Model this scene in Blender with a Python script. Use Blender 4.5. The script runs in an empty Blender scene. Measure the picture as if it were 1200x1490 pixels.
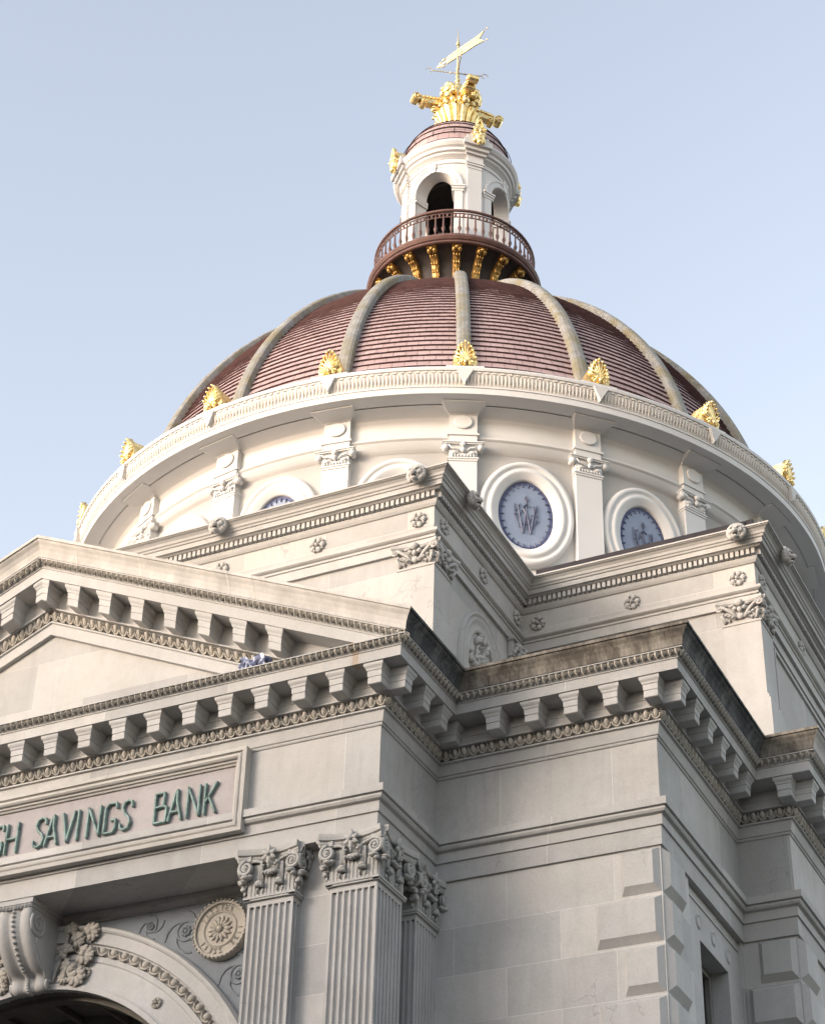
import bpy, math, random
from math import sin, cos, pi, radians, sqrt, atan2
from mathutils import Vector, Matrix
random.seed(7)
sc = bpy.context.scene
COL = sc.collection

# ------------------------------------------------------------------ camera
cam_d = bpy.data.cameras.new('camera')
cam_d.sensor_fit = 'VERTICAL'; cam_d.sensor_height = 36.0
cam_d.lens = 36.0 * 2881.2 / 1490.0
cam_d.clip_start = 0.1; cam_d.clip_end = 3000
cam = bpy.data.objects.new('camera', cam_d); COL.objects.link(cam); sc.camera = cam
th, yw, ro = 0.6144, -0.4606, 0.0299
CF = Vector((sin(yw)*cos(th), cos(yw)*cos(th), sin(th)))
CR0 = Vector((cos(yw), -sin(yw), 0)); CU0 = CR0.cross(CF)
CR = CR0*cos(ro) + CU0*sin(ro); CU = -CR0*sin(ro) + CU0*cos(ro)
M = Matrix.Identity(4)
for i in range(3):
    M[i][0], M[i][1], M[i][2] = CR[i], CU[i], -CF[i]
M[0][3], M[1][3], M[2][3] = 8.5617, -16.6521, 1.6
cam.matrix_world = M

# ------------------------------------------------------------------ light
SUN_EL, SUN_ROT = 10.0, 215.0          # low sun, in front and to the left of the facade
wd = bpy.data.worlds.new('World'); sc.world = wd; wd.use_nodes = True
wn = wd.node_tree
sky = wn.nodes.new('ShaderNodeTexSky'); sky.sky_type = 'NISHITA'; sky.sun_disc = False
sky.sun_elevation = radians(SUN_EL); sky.sun_rotation = radians(SUN_ROT)
sky.altitude = 0; sky.air_density = 1.1; sky.dust_density = 1.5; sky.ozone_density = 0.5
hsv = wn.nodes.new('ShaderNodeHueSaturation'); hsv.inputs['Saturation'].default_value = 0.60   # thin milky air
tnt = wn.nodes.new('ShaderNodeMix'); tnt.data_type = 'RGBA'; tnt.blend_type = 'MULTIPLY'; tnt.inputs[0].default_value = 1.0
tnt.inputs[7].default_value = (1.048, .997, 1.018, 1)
wn.links.new(sky.outputs[0], hsv.inputs['Color']); wn.links.new(hsv.outputs[0], tnt.inputs[6])
wn.links.new(tnt.outputs[2], wn.nodes['Background'].inputs[0])
wn.nodes['Background'].inputs[1].default_value = 0.15
sd = bpy.data.lights.new('sun', 'SUN'); sd.energy = 0.5; sd.angle = radians(22); sd.color = (1.0, 0.98, 0.95)
so = bpy.data.objects.new('sun', sd); COL.objects.link(so)
sv = Vector((sin(radians(SUN_ROT))*cos(radians(SUN_EL)), cos(radians(SUN_ROT))*cos(radians(SUN_EL)), sin(radians(SUN_EL))))
so.rotation_euler = sv.to_track_quat('Z', 'Y').to_euler(); so.location = sv*60
sc.view_settings.view_transform = 'Standard'; sc.view_settings.look = 'None'
sc.view_settings.exposure = 1.82; sc.view_settings.gamma = 1.0
sc.cycles.max_bounces = 6; sc.cycles.diffuse_bounces = 4

# ------------------------------------------------------------------ mesh helpers
class MB:
    def __init__(s): s.v = []; s.f = []; s.m = []; s.sm = []; s.uv = {}
    def add(s, vf, fn=None, mat=0, smooth=False, uv=None):
        vs, fs = vf; b = len(s.v)
        s.v += [tuple(fn(*p)) if fn else tuple(p) for p in vs]
        for k, f in enumerate(fs):
            if uv: s.uv[len(s.f)] = uv[k]
            s.f.append(tuple(b+i for i in f)); s.m.append(mat[k] if isinstance(mat, list) else mat); s.sm.append(smooth)
        return s
    def mesh(s, name, mats):
        me = bpy.data.meshes.new(name); me.from_pydata(s.v, [], s.f)
        for m in mats: me.materials.append(m)
        me.polygons.foreach_set('material_index', s.m); me.polygons.foreach_set('use_smooth', s.sm)
        if s.uv:
            ul = me.uv_layers.new(name='uv')
            for p in me.polygons:
                q = s.uv.get(p.index)
                if q:
                    for k, li in enumerate(p.loop_indices): ul.data[li].uv = q[k]
        me.update(); return me
    def build(s, name, mats, parent=None, loc=(0, 0, 0), rz=0.0):
        if not isinstance(mats, (list, tuple)): mats = [mats]
        o = bpy.data.objects.new(name, s.mesh(name, mats)); COL.objects.link(o)
        o.parent = parent; o.location = loc; o.rotation_euler = (0, 0, rz); return o

def dup(o, parent=None, loc=None, rz=None, kids=True):
    c = o.copy(); COL.objects.link(c)
    if parent is not None: c.parent = parent
    if loc is not None: c.location = loc
    if rz is not None: c.rotation_euler = (0, 0, rz)
    if kids:
        for k in list(o.children): dup(k, c)
    return c

def tag(o, label, cat, group=None, kind=None):
    if label: o['label'] = label
    if cat: o['category'] = cat
    if group: o['group'] = group
    if kind: o['kind'] = kind
    return o

def box(x0, x1, y0, y1, z0, z1):
    v = [(x, y, z) for z in (z0, z1) for y in (y0, y1) for x in (x0, x1)]
    return v, [(0, 2, 3, 1), (4, 5, 7, 6), (0, 1, 5, 4), (2, 6, 7, 3), (0, 4, 6, 2), (1, 3, 7, 5)]

def rings(rs, closed=True, cap0=True, cap1=True):
    n = len(rs[0]); v = [p for r in rs for p in r]; f = []
    for i in range(len(rs)-1):
        for j in range(n if closed else n-1):
            k = (j+1) % n
            f.append((i*n+j, i*n+k, (i+1)*n+k, (i+1)*n+j))
    if cap0: f.append(tuple(range(n))[::-1])
    if cap1: f.append(tuple((len(rs)-1)*n+j for j in range(n)))
    return v, f

def ell(c, r, nu=10, nv=6, rot=None):
    R = rot or Matrix.Identity(3); v = []; f = []
    for i in range(nv+1):
        a = -pi/2 + pi*i/nv
        for j in range(nu):
            b = 2*pi*j/nu
            p = R @ Vector((r[0]*cos(a)*cos(b), r[1]*cos(a)*sin(b), r[2]*sin(a)))
            v.append((c[0]+p.x, c[1]+p.y, c[2]+p.z))
    for i in range(nv):
        for j in range(nu):
            k = (j+1) % nu; f.append((i*nu+j, i*nu+k, (i+1)*nu+k, (i+1)*nu+j))
    return v, f

def tube(pts, r, k=6, closed=False, flat=None):
    P = [Vector(p) for p in pts]; n = len(P); rs = []
    up = Vector((0, 0, 1)); last = None
    for i in range(n):
        a = P[(i-1) % n] if (closed or i > 0) else P[i]; b = P[(i+1) % n] if (closed or i < n-1) else P[i]
        t = (b-a).normalized()
        if last is None:
            h = up if abs(t.dot(up)) < .9 else Vector((1, 0, 0)); u = (h - t*h.dot(t)).normalized()
        else: u = (last - t*last.dot(t)).normalized()
        last = u; w = t.cross(u); rr = r[i] if isinstance(r, (list, tuple)) else r
        rs.append([tuple(P[i] + (u*cos(2*pi*j/k) + w*sin(2*pi*j/k))*rr) for j in range(k)])
    if closed: rs.append(rs[0])
    return rings(rs, True, not closed, not closed)

def lathe(prof, n=96, a0=0.0, a1=2*pi):
    full = abs(a1-a0-2*pi) < 1e-6; m = n if full else n+1
    v = []; f = []
    for r, z in prof:
        for j in range(m):
            a = a0 + (a1-a0)*j/n; v.append((r*sin(a), -r*cos(a), z))
    for i in range(len(prof)-1):
        for j in range(n):
            k = (j+1) % m; f.append((i*m+j, i*m+k, (i+1)*m+k, (i+1)*m+j))
    return v, f

def rn(a, b):
    dx, dy = b[0]-a[0], b[1]-a[1]; l = math.hypot(dx, dy); return dy/l, -dx/l

def offs(path, o, closed):
    n = len(path); out = []
    for i, p in enumerate(path):
        ns = []
        if closed or i > 0: ns.append(rn(path[i-1], p))
        if closed or i < n-1: ns.append(rn(p, path[(i+1) % n]))
        if len(ns) == 1: out.append((p[0]+ns[0][0]*o, p[1]+ns[0][1]*o))
        else:
            d = 1 + ns[0][0]*ns[1][0] + ns[0][1]*ns[1][1]
            out.append((p[0]+o*(ns[0][0]+ns[1][0])/d, p[1]+o*(ns[0][1]+ns[1][1])/d))
    return out

def sweep(prof, path, closed=True, segmats=None):
    v = []; f = []; mm = []; n = len(path)
    for o, z in prof: v += [(x, y, z) for x, y in offs(path, o, closed)]
    for i in range(len(prof)-1):
        for j in range(n if closed else n-1):
            k = (j+1) % n; f.append((i*n+j, i*n+k, (i+1)*n+k, (i+1)*n+j)); mm.append(segmats[j] if segmats else 0)
    return v, f, mm

def segmap(p0, p1):
    tx, ty = p1[0]-p0[0], p1[1]-p0[1]; l = math.hypot(tx, ty); tx /= l; ty /= l
    return l, (lambda s, o, z: (p0[0]+tx*s+ty*o, p0[1]+ty*s-tx*o, z))

def shift(fn, ds, do=0.0, dz=0.0): return lambda s, o, z: fn(s+ds, o+do, z+dz)

# ------------------------------------------------------------------ materials
class NT:
    def __init__(s, name):
        s.m = bpy.data.materials.new(name); s.m.use_nodes = True; s.t = s.m.node_tree
        s.b = s.t.nodes['Principled BSDF']
        g = s.t.nodes.new('ShaderNodeNewGeometry'); s.pos = g.outputs['Position']; s.nrm = g.outputs['Normal']
    def n(s, t, **kw):
        nd = s.t.nodes.new(t)
        for k, v in kw.items():
            if hasattr(nd, k) and k not in nd.inputs.keys(): setattr(nd, k, v)
            else: nd.inputs[k].default_value = v
        return nd
    def l(s, a, b): s.t.links.new(a, b)
    def mapv(s, scale, vec=None):
        m = s.n('ShaderNodeMapping'); m.inputs['Scale'].default_value = scale; s.l(vec or s.pos, m.inputs['Vector']); return m.outputs[0]
    def noise(s, scale, detail=4, rough=.6, vec=None):
        n = s.n('ShaderNodeTexNoise'); n.inputs['Scale'].default_value = scale; n.inputs['Detail'].default_value = detail
        n.inputs['Roughness'].default_value = rough; s.l(vec or s.pos, n.inputs['Vector']); return n.outputs['Fac']
    def ramp(s, fac, stops):
        r = s.n('ShaderNodeValToRGB'); e = r.color_ramp.elements
        while len(e) < len(stops): e.new(.5)
        for i, (p, c) in enumerate(stops):
            e[i].position = p; e[i].color = (*c, 1) if len(c) == 3 else c
        s.l(fac, r.inputs[0]); return r.outputs[0]
    def mix(s, fac, a, b, mode='MIX'):
        m = s.n('ShaderNodeMix'); m.data_type = 'RGBA'; m.blend_type = mode
        for v, k in ((fac, 0), (a, 6), (b, 7)):
            if hasattr(v, 'links'): s.l(v, m.inputs[k])
            else: m.inputs[k].default_value = v if k == 0 else (*v, 1)
        return m.outputs[2]
    def math(s, op, a, b=None, c=None):
        m = s.n('ShaderNodeMath'); m.operation = op
        for i, v in enumerate((a, b, c)):
            if v is None: continue
            if hasattr(v, 'links'): s.l(v, m.inputs[i])
            else: m.inputs[i].default_value = v
        return m.outputs[0]
    def bump(s, h, strength=.3, dist=.01):
        b = s.n('ShaderNodeBump'); b.inputs['Strength'].default_value = strength; b.inputs['Distance'].default_value = dist
        s.l(h, b.inputs['Height']); s.l(b.outputs[0], s.b.inputs['Normal'])
    def done(s, col, rough=.85, metal=0.0, spec=.3):
        if hasattr(col, 'links'): s.l(col, s.b.inputs['Base Color'])
        else: s.b.inputs['Base Color'].default_value = (*col, 1)
        if hasattr(rough, 'links'): s.l(rough, s.b.inputs['Roughness'])
        else: s.b.inputs['Roughness'].default_value = rough
        s.b.inputs['Metallic'].default_value = metal; s.b.inputs['Specular IOR Level'].default_value = spec
        return s.m

def g3(c, k): return tuple(x*k for x in c)

def stone(name, base, course=None, width=1.3, z0=0.0, off=.5, ushift=0.0, streak=.35, dirt=.3, warm=.45, mortar=1.22, rust=None):
    t = NT(name)
    n1 = t.noise(.9, 5, .65); n2 = t.noise(7, 4, .6); n3 = t.noise(70, 2, .6)
    c = t.ramp(n1, [(.3, g3(base, .84)), (.5, base), (.72, g3(base, 1.12))])
    w = t.ramp(t.noise(1.7, 4, .6, t.mapv((1, 1, .6))), [(.45, (0, 0, 0)), (.75, (1, 1, 1))])
    c = t.mix(t.math('MULTIPLY', w, warm), c, (base[0]*1.0, base[1]*.945, base[2]*.87))
    # rain streaks and soot, broken up
    st = t.ramp(t.noise(2.6, 5, .65, t.mapv((2.2, 2.2, .22))), [(.5, (0, 0, 0)), (.78, (1, 1, 1))])
    c = t.mix(t.math('MULTIPLY', st, streak), c, g3(base, .5))
    dr = t.ramp(n2, [(.5, (0, 0, 0)), (.75, (1, 1, 1))])
    c = t.mix(t.math('MULTIPLY', dr, dirt), c, g3(base, .66))
    pt = t.ramp(t.noise(.55, 6, .72, t.mapv((1, 1, .8))), [(.47, (0, 0, 0)), (.56, (1, 1, 1))])
    c = t.mix(t.math('MULTIPLY', pt, .42), c, (base[0]*.78, base[1]*.76, base[2]*.72))
    pl = t.ramp(t.noise(1.2, 6, .7, t.mapv((1.1, 1.1, .7))), [(.56, (0, 0, 0)), (.66, (1, 1, 1))])
    c = t.mix(t.math('MULTIPLY', pl, .35), c, g3(base, 1.16))
    vo = t.n('ShaderNodeTexVoronoi'); vo.feature = 'DISTANCE_TO_EDGE'; vo.inputs['Scale'].default_value = .55
    wv = t.n('ShaderNodeVectorMath'); wv.operation = 'ADD'
    wn_ = t.n('ShaderNodeTexNoise'); wn_.inputs['Scale'].default_value = 2.3; wn_.inputs['Detail'].default_value = 5; t.l(t.pos, wn_.inputs['Vector'])
    t.l(t.pos, wv.inputs[0]); t.l(wn_.outputs['Color'], wv.inputs[1]); t.l(wv.outputs[0], vo.inputs['Vector'])
    ck = t.math('MULTIPLY', t.math('LESS_THAN', vo.outputs['Distance'], .0035), t.ramp(t.noise(.8, 2), [(.56, (0, 0, 0)), (.60, (1, 1, 1))]))
    c = t.mix(t.math('MULTIPLY', ck, .5), c, g3(base, .45))
    c = t.mix(.25, c, t.ramp(n3, [(.3, g3(base, .75)), (.7, g3(base, 1.2))]))
    hgt = t.math('ADD', n3, t.math('MULTIPLY', n2, 1.5))
    if course:
        sp = t.n('ShaderNodeSeparateXYZ'); t.l(t.pos, sp.inputs[0])
        u = t.math('ADD', t.math('ADD', sp.outputs[0], sp.outputs[1]), ushift)
        v = t.math('SUBTRACT', sp.outputs[2], z0)
        cb = t.n('ShaderNodeCombineXYZ'); t.l(u, cb.inputs[0]); t.l(v, cb.inputs[1])
        br = t.n('ShaderNodeTexBrick'); br.offset = off; br.squash = 1.0
        for k, x in (('Scale', 1.0), ('Mortar Size', .0045), ('Mortar Smooth', .3), ('Bias', 0.0), ('Brick Width', width), ('Row Height', course)):
            br.inputs[k].default_value = x
        br.inputs['Color1'].default_value = (.85, .855, .86, 1); br.inputs['Color2'].default_value = (1.11, 1.095, 1.075, 1)
        br.inputs['Mortar'].default_value = (mortar, mortar, mortar, 1)
        t.l(cb.outputs[0], br.inputs['Vector'])
        c = t.mix(1.0, c, br.outputs['Color'], 'MULTIPLY')
        hgt = t.math('SUBTRACT', hgt, t.math('MULTIPLY', br.outputs['Fac'], 3.0))
    if rust:          # an iron stain that has run down from a joint
        s2 = t.n('ShaderNodeSeparateXYZ'); t.l(t.pos, s2.inputs[0])
        d = t.math('ABSOLUTE', t.math('SUBTRACT', t.math('ADD', s2.outputs[0], t.math('MULTIPLY', n2, .05)), rust+.025))
        k = t.math('MULTIPLY', t.ramp(t.math('MULTIPLY', d, 10), [(.25, (1, 1, 1)), (.6, (0, 0, 0))]), t.math('LESS_THAN', s2.outputs[1], -.3))
        c = t.mix(t.math('MULTIPLY', k, .5), c, (.28, .18, .08))
    t.bump(hgt, .35, .006)
    return t.done(c, .88, 0, .25)

LIME = (.435, .432, .424)
m_stone = stone('limestone', LIME)
m_trim = stone('limestone_trim', LIME, 4.0, 1.62, 9.9, 0, .5, rust=-.13)
m_wall = stone('limestone_ashlar', (.455, .453, .445), .54, 1.22, 10.751-5.4, .5, .15)
m_frieze = stone('limestone_frieze_blocks', (.43, .426, .415), .76, 1.31, 11.245, 0, .42, .5, .4)
m_tymp = stone('limestone_tympanum', (.40, .396, .386), .62, 1.45, 12.60, .5, .35, .3, .3, .5, 1.12)
m_carve = stone('carved_limestone', (.40, .375, .335), dirt=.55, warm=.8, streak=.25)
m_attic = stone('attic_stone', (.425, .42, .41), streak=.28, dirt=.2)
m_atticwall = stone('attic_wall_blocks', (.425, .42, .41), .86, 1.7, 12.25, .5, .2, .35, .2, .3, 1.1)
m_atticw = stone('attic_blocks', (.425, .42, .41), .40, 1.15, 15.01-4.0, .5, .3, .18, .15)
m_slate = stone('grey_spandrel_stone', (.20, .222, .245), streak=.45, dirt=.55, warm=.12)

def soot(name, base, amt, dark, pos0=.38, pos1=.62):
    t = NT(name)
    a = t.noise(1.6, 6, .7, t.mapv((3.5, 3.5, .35))); b = t.noise(.8, 4, .6); c2 = t.noise(9, 4, .65, t.mapv((4, 4, .6)))
    f = t.math('ADD', t.math('MULTIPLY', a, .55), t.math('ADD', t.math('MULTIPLY', b, .25), t.math('MULTIPLY', c2, .2)))
    f = t.math('MULTIPLY', t.ramp(f, [(pos0, (0, 0, 0)), (pos1, (1, 1, 1))]), amt)
    c = t.ramp(t.noise(3, 4), [(.3, g3(base, .8)), (.7, g3(base, 1.15))])
    c = t.mix(f, c, dark)
    n3 = t.noise(60, 2); t.bump(n3, .3, .006)
    return t.done(c, .9, 0, .2)
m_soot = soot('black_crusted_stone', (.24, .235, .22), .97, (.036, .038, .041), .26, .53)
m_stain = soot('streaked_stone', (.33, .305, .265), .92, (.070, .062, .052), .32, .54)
m_lightcyma = soot('lightly_streaked_stone', (.46, .445, .42), .45, (.24, .22, .195), .45, .68)

def paint(name, base, dirt=.25, warm=(.60, .50, .36)):
    t = NT(name)
    n1 = t.noise(.7, 4, .6); n2 = t.noise(4.5, 5, .65, t.mapv((1.6, 1.6, .5))); n3 = t.noise(55, 2)
    c = t.ramp(n1, [(.3, g3(base, .93)), (.7, g3(base, 1.05))])
    c = t.mix(t.math('MULTIPLY', t.ramp(n2, [(.52, (0, 0, 0)), (.78, (1, 1, 1))]), dirt), c, warm)
    t.bump(n3, .12, .004)
    return t.done(c, .6, 0, .35)
m_cream = paint('cream_painted_iron', (.60, .60, .592), .28, (.60, .55, .49))
m_white = paint('lantern_white_paint', (.60, .597, .59), .25, (.54, .50, .45))
m_grease = paint('cream_band_ornament', (.64, .60, .55), .5, (.50, .46, .40))

def gold():
    t = NT('gold_leaf')
    n = t.noise(14, 4, .6); c = t.ramp(n, [(.3, (.74, .53, .20)), (.55, (.92, .74, .37)), (.75, (.98, .85, .54))])
    c = t.mix(t.math('MULTIPLY', t.ramp(t.noise(5, 5, .7), [(.52, (0, 0, 0)), (.70, (1, 1, 1))]), .65), c, (.42, .27, .09))
    t.bump(t.noise(40, 3), .25, .006); return t.done(c, t.ramp(t.noise(9, 3), [(.3, (.28, .28, .28)), (.7, (.52, .52, .52))]), .92, .5)
m_gold = gold()
def palegold():
    t = NT('pale_gilt_sheet'); c = t.ramp(t.noise(8, 3), [(.3, (.52, .44, .25)), (.7, (.68, .58, .36))])
    return t.done(c, .5, .6, .5)
m_pale = palegold()
def simple(name, base, var=.15, scale=6, rough=.6, metal=0.0, spec=.4, bump=.15):
    t = NT(name); c = t.ramp(t.noise(scale, 5, .6), [(.3, g3(base, 1-var)), (.7, g3(base, 1+var))])
    t.bump(t.noise(scale*6, 2), bump, .004); return t.done(c, rough, metal, spec)
m_brown = simple('brown_painted_iron', (.115, .062, .052), .25, 5, .5)
m_shadegold = simple('shade_darkened_gilding', (.36, .215, .065), .35, 10, .42, .7, .5, .3)  # gilding darkened in colour to carry the shade on the balcony brackets
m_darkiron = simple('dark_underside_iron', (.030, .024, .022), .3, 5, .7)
m_bronze = None
def patina():
    t = NT('green_bronze_patina'); c = t.ramp(t.noise(11, 5, .7), [(.3, (.09, .125, .118)), (.5, (.20, .285, .265)), (.75, (.30, .39, .365))])
    t.bump(t.noise(50, 2), .2, .004); return t.done(c, .7, .2, .4)
m_patina = patina()
def ribmat():
    t = NT('weathered_rib_copper')
    n = t.noise(2.2, 5, .65); n2 = t.noise(7, 5, .7)
    c = t.ramp(n2, [(.3, (.16, .165, .165)), (.6, (.27, .275, .27)), (.8, (.36, .36, .35))])
    sp = t.n('ShaderNodeSeparateXYZ'); t.l(t.nrm, sp.inputs[0])
    lich = t.ramp(n, [(.42, (0, 0, 0)), (.62, (1, 1, 1))])
    c = t.mix(t.math('MULTIPLY', lich, .75), c, (.19, .165, .09))
    t.bump(n2, .3, .02); return t.done(c, .85, 0, .3)
m_rib = ribmat()
def tiles(name, c1, c2, w=1.0):
    t = NT(name); tc = t.n('ShaderNodeTexCoord')
    br = t.n('ShaderNodeTexBrick'); br.offset = .5; br.squash = 1
    for k, x in (('Scale', 1.0), ('Mortar Size', .035), ('Mortar Smooth', .2), ('Bias', 0), ('Brick Width', w), ('Row Height', 1.0)): br.inputs[k].default_value = x
    br.inputs['Color1'].default_value = (*c1, 1); br.inputs['Color2'].default_value = (*c2, 1); br.inputs['Mortar'].default_value = (*g3(c1, .45), 1)
    t.l(tc.outputs['UV'], br.inputs['Vector'])
    c = t.mix(.25, br.outputs['Color'], t.ramp(t.noise(1.3, 5, .7), [(.3, g3(c1, .72)), (.7, g3(c2, 1.25))]))
    c = t.mix(t.math('MULTIPLY', t.ramp(t.noise(5, 5, .7, t.mapv((1, 1, .4))), [(.55, (0, 0, 0)), (.8, (1, 1, 1))]), .35), c, g3(c1, .6))
    t.bump(t.math('SUBTRACT', t.noise(20, 3), t.math('MULTIPLY', br.outputs['Fac'], 2)), .4, .015)
    return t.done(c, .95, 0, .12)
m_tileshade = simple('shade_toned_tile_underside', (.13, .08, .082), .25, 5, .9)  # dark colour paints the shadow line under each tile course
m_tile = tiles('mauve_red_tiles', (.345, .26, .262), (.41, .315, .315))
def glassmat():
    t = NT('blue_leaded_glass')
    c = t.ramp(t.noise(3, 3), [(.3, (.18, .225, .315)), (.7, (.22, .265, .355))])
    return t.done(c, .35, 0, .5)
m_glass = glassmat()
m_glassedge = simple('dark_blue_glass_border', (.075, .088, .175), .2, 8, .35)
m_shadowline = simple('grey_shadow_line', (.30, .285, .265), .2, 6, .8)  # grey stands for the thin shadow line beneath the drum cornice
m_lead = simple('dark_lead_came', (.085, .10, .165), .2, 8, .5)
m_darkglass = simple('dark_window_glass', (.02, .022, .026), .3, 3, .15, 0, .6, .03)
m_winframe = simple('grey_window_frame', (.20, .19, .175), .15, 6, .6)
m_membrane = simple('black_roofing_felt', (.018, .016, .02), .3, 5, .8)
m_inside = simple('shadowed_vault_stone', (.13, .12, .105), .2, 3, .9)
m_roof = simple('grey_roof', (.16, .155, .15), .2, 2, .9)
m_cloth = None

# ------------------------------------------------------------------ the plan (metres, facade corner at the origin)
CX, CY = -4.5384, 11.378
AX = (CX, CY, 0)
def mx(x): return 2*CX - x
MFY, MSX, SFY, SSX = 1.42, 2.613, 4.21, 3.256
RIGHT = [(0, 0), (0, MFY), (MSX, MFY), (MSX, SFY), (SSX, SFY), (SSX, 18.5)]
LEFT = [(mx(x), y) for x, y in RIGHT][::-1]
PLAN = LEFT + RIGHT            # closed, anticlockwise; segment 5 is the portico front
bank = bpy.data.objects.new('bank_building', None); COL.objects.link(bank); bank.location = (0, 0, 0)
tag(bank, 'pale stone domed bank with carved cornices, red tiled dome and gilded lantern', 'bank building')

# ground -------------------------------------------------------------
def ground():
    t = NT('asphalt'); c = t.ramp(t.noise(30, 4), [(.3, (.035, .035, .036)), (.7, (.065, .064, .062))]); t.bump(t.noise(90, 2), .4, .01); asphalt = t.done(c, .9)
    pv = stone('pavement_concrete', (.27, .26, .245), None)
    a = MB(); a.add(([(-400, -400, 0), (400, -400, 0), (400, 400, 0), (-400, 400, 0)], [(0, 1, 2, 3)]))
    tag(a.build('street', asphalt), 'dark asphalt street in front of the bank', 'street', None, 'structure')
    p = MB(); p.add(box(-40, 9, -5, 45, .004, .14))
    tag(p.build('pavement', pv), 'concrete pavement round the foot of the bank', 'pavement', None, 'structure')
ground()

# the row of brick houses across the street, behind the camera: its roofline keeps the low sun off the lower storey
def houses():
    brick = simple('old_red_brick', (.20, .105, .08), .25, 3, .9); pale_b = simple('buff_brick', (.30, .25, .19), .2, 3, .9)
    sill = simple('brownstone_trim', (.22, .17, .13), .2, 4, .9)
    rnd = random.Random(21); x = -78.0; k = 0
    desc = ['red brick', 'buff brick']
    ORD = 'first second third fourth fifth sixth seventh eighth ninth tenth eleventh twelfth thirteenth fourteenth fifteenth sixteenth'.split()
    while x < 62:
        w = rnd.uniform(9, 15); h = rnd.uniform(14.5, 16.5); y = -27.0
        root = bpy.data.objects.new('row_house', None); COL.objects.link(root); root.location = (x+w/2, y, 0)
        tag(root, '%s row house across the street, %s from the left end of the row' % (desc[k % 2], ORD[k]), 'house', 'houses across the street')
        b = MB(); b.add(box(-w/2+.02, w/2-.02, -11, 0, 0, h)); b.build('wall', [brick, pale_b][k % 2], root)
        c = MB(); v, f, m = sweep([(0, 0), (.15, .1), (.3, .5), (.45, .6), (.45, .8), (0, .9)], [(w/2-.03, 0), (-w/2+.03, 0)], False); c.add((v, f), lambda x_, y_, z_: (x_, -y_ if False else y_, z_+h-.9)); c.build('roof_cornice', sill, root)
        nw = int(w/2.6); ns = int((h-2)/3.3)
        wm = MB(); wm.add(box(-.5, .5, .004, .03, 0, 1.8)); fm = MB(); fm.add(box(-.62, .62, .004, .12, -.16, -.01)); fm.add(box(-.62, .62, .004, .10, 1.81, 2.02)); fm.add(box(-.05, .05, .031, .05, 0, 1.8)); fm.add(box(-.5, -.051, .031, .05, .88, .94))
        w0_ = None
        for i in range(nw):
            for s in range(ns):
                lx, lz = -w/2 + w*(i+.5)/nw, 1.4+3.3*s
                if w0_ is None:
                    w0_ = wm.build('window', m_darkglass, root, (lx, 0, lz)); fm.build('frame', sill, w0_)
                else: dup(w0_, root, (lx, 0, lz))
        x += w; k += 1
houses()

# ------------------------------------------------------------------ small carved units (s along the wall, o outwards, z up)
def egg_unit(w, h, d):
    v = []; f = []
    a, b = w*.30, h*.42
    vv, ff = ell((0, 0, h*.52), (a, d*.9, b), 8, 6); v += vv; f += ff
    pts = []
    for i in range(9):
        t = pi*(-.06) - pi*.88*i/8
        pts.append((cos(t)*w*.43, d*.45, h*.60+sin(t)*h*.55))
    vv, ff = tube(pts, w*.085, 5); f += [tuple(len(v)+i for i in q) for q in ff]; v += vv
    # dart
    b0 = len(v); s = w*.5
    v += [(s-w*.035, 0, h*.85), (s+w*.035, 0, h*.85), (s, d*.75, h*.80), (s-w*.09, 0, h*.10), (s+w*.09, 0, h*.10), (s, d*.6, h*.05)]
    f += [(b0, b0+3, b0+5, b0+2), (b0+1, b0+2, b0+5, b0+4), (b0, b0+2, b0+1), (b0+3, b0+4, b0+5)]
    return v, f

def leaf_unit(w, h, d):
    v = [(-w*.42, 0, h*.95), (0, d*.5, h*.98), (w*.42, 0, h*.95), (-w*.36, d*.1, h*.5), (0, d, h*.45), (w*.36, d*.1, h*.5), (0, d*.55, 0.0),
         (w*.5-w*.07, 0, h*.9), (w*.5+w*.07, 0, h*.9), (w*.5, d*.6, h*.5), (w*.5, 0, h*.05)]
    f = [(0, 3, 4, 1), (1, 4, 5, 2), (3, 6, 4), (4, 6, 5), (7, 10, 9), (9, 10, 8), (7, 9, 8)]
    return v, f

def run_units(mb, unit, p0, p1, off, z, w, e0=0.0, e1=0.0, mat=0, smooth=False, lean=0.0, h=1.0):
    L, fn = segmap(p0, p1); a, b = -e0, L+e1
    n = max(1, round((b-a)/w)); st = (b-a)/n
    for i in range(n):
        s0 = a + st*(i+.5)
        mb.add(unit, (lambda S: (lambda s, o, zz: fn(s+S, o+off+lean*zz/h, zz+z)))(s0), mat, smooth)

def ext(path, j, o, closed=True):
    """signed extension of segment j at offset o at its two ends (outer corner +, inner corner -)"""
    n = len(path); r = []
    for a, b, c in ((path[j-1], path[j], path[(j+1) % n]), (path[j], path[(j+1) % n], path[(j+2) % n])):
        cr = (b[0]-a[0])*(c[1]-b[1]) - (b[1]-a[1])*(c[0]-b[0]); r.append(o if cr > 0 else -o)
    return r

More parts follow.
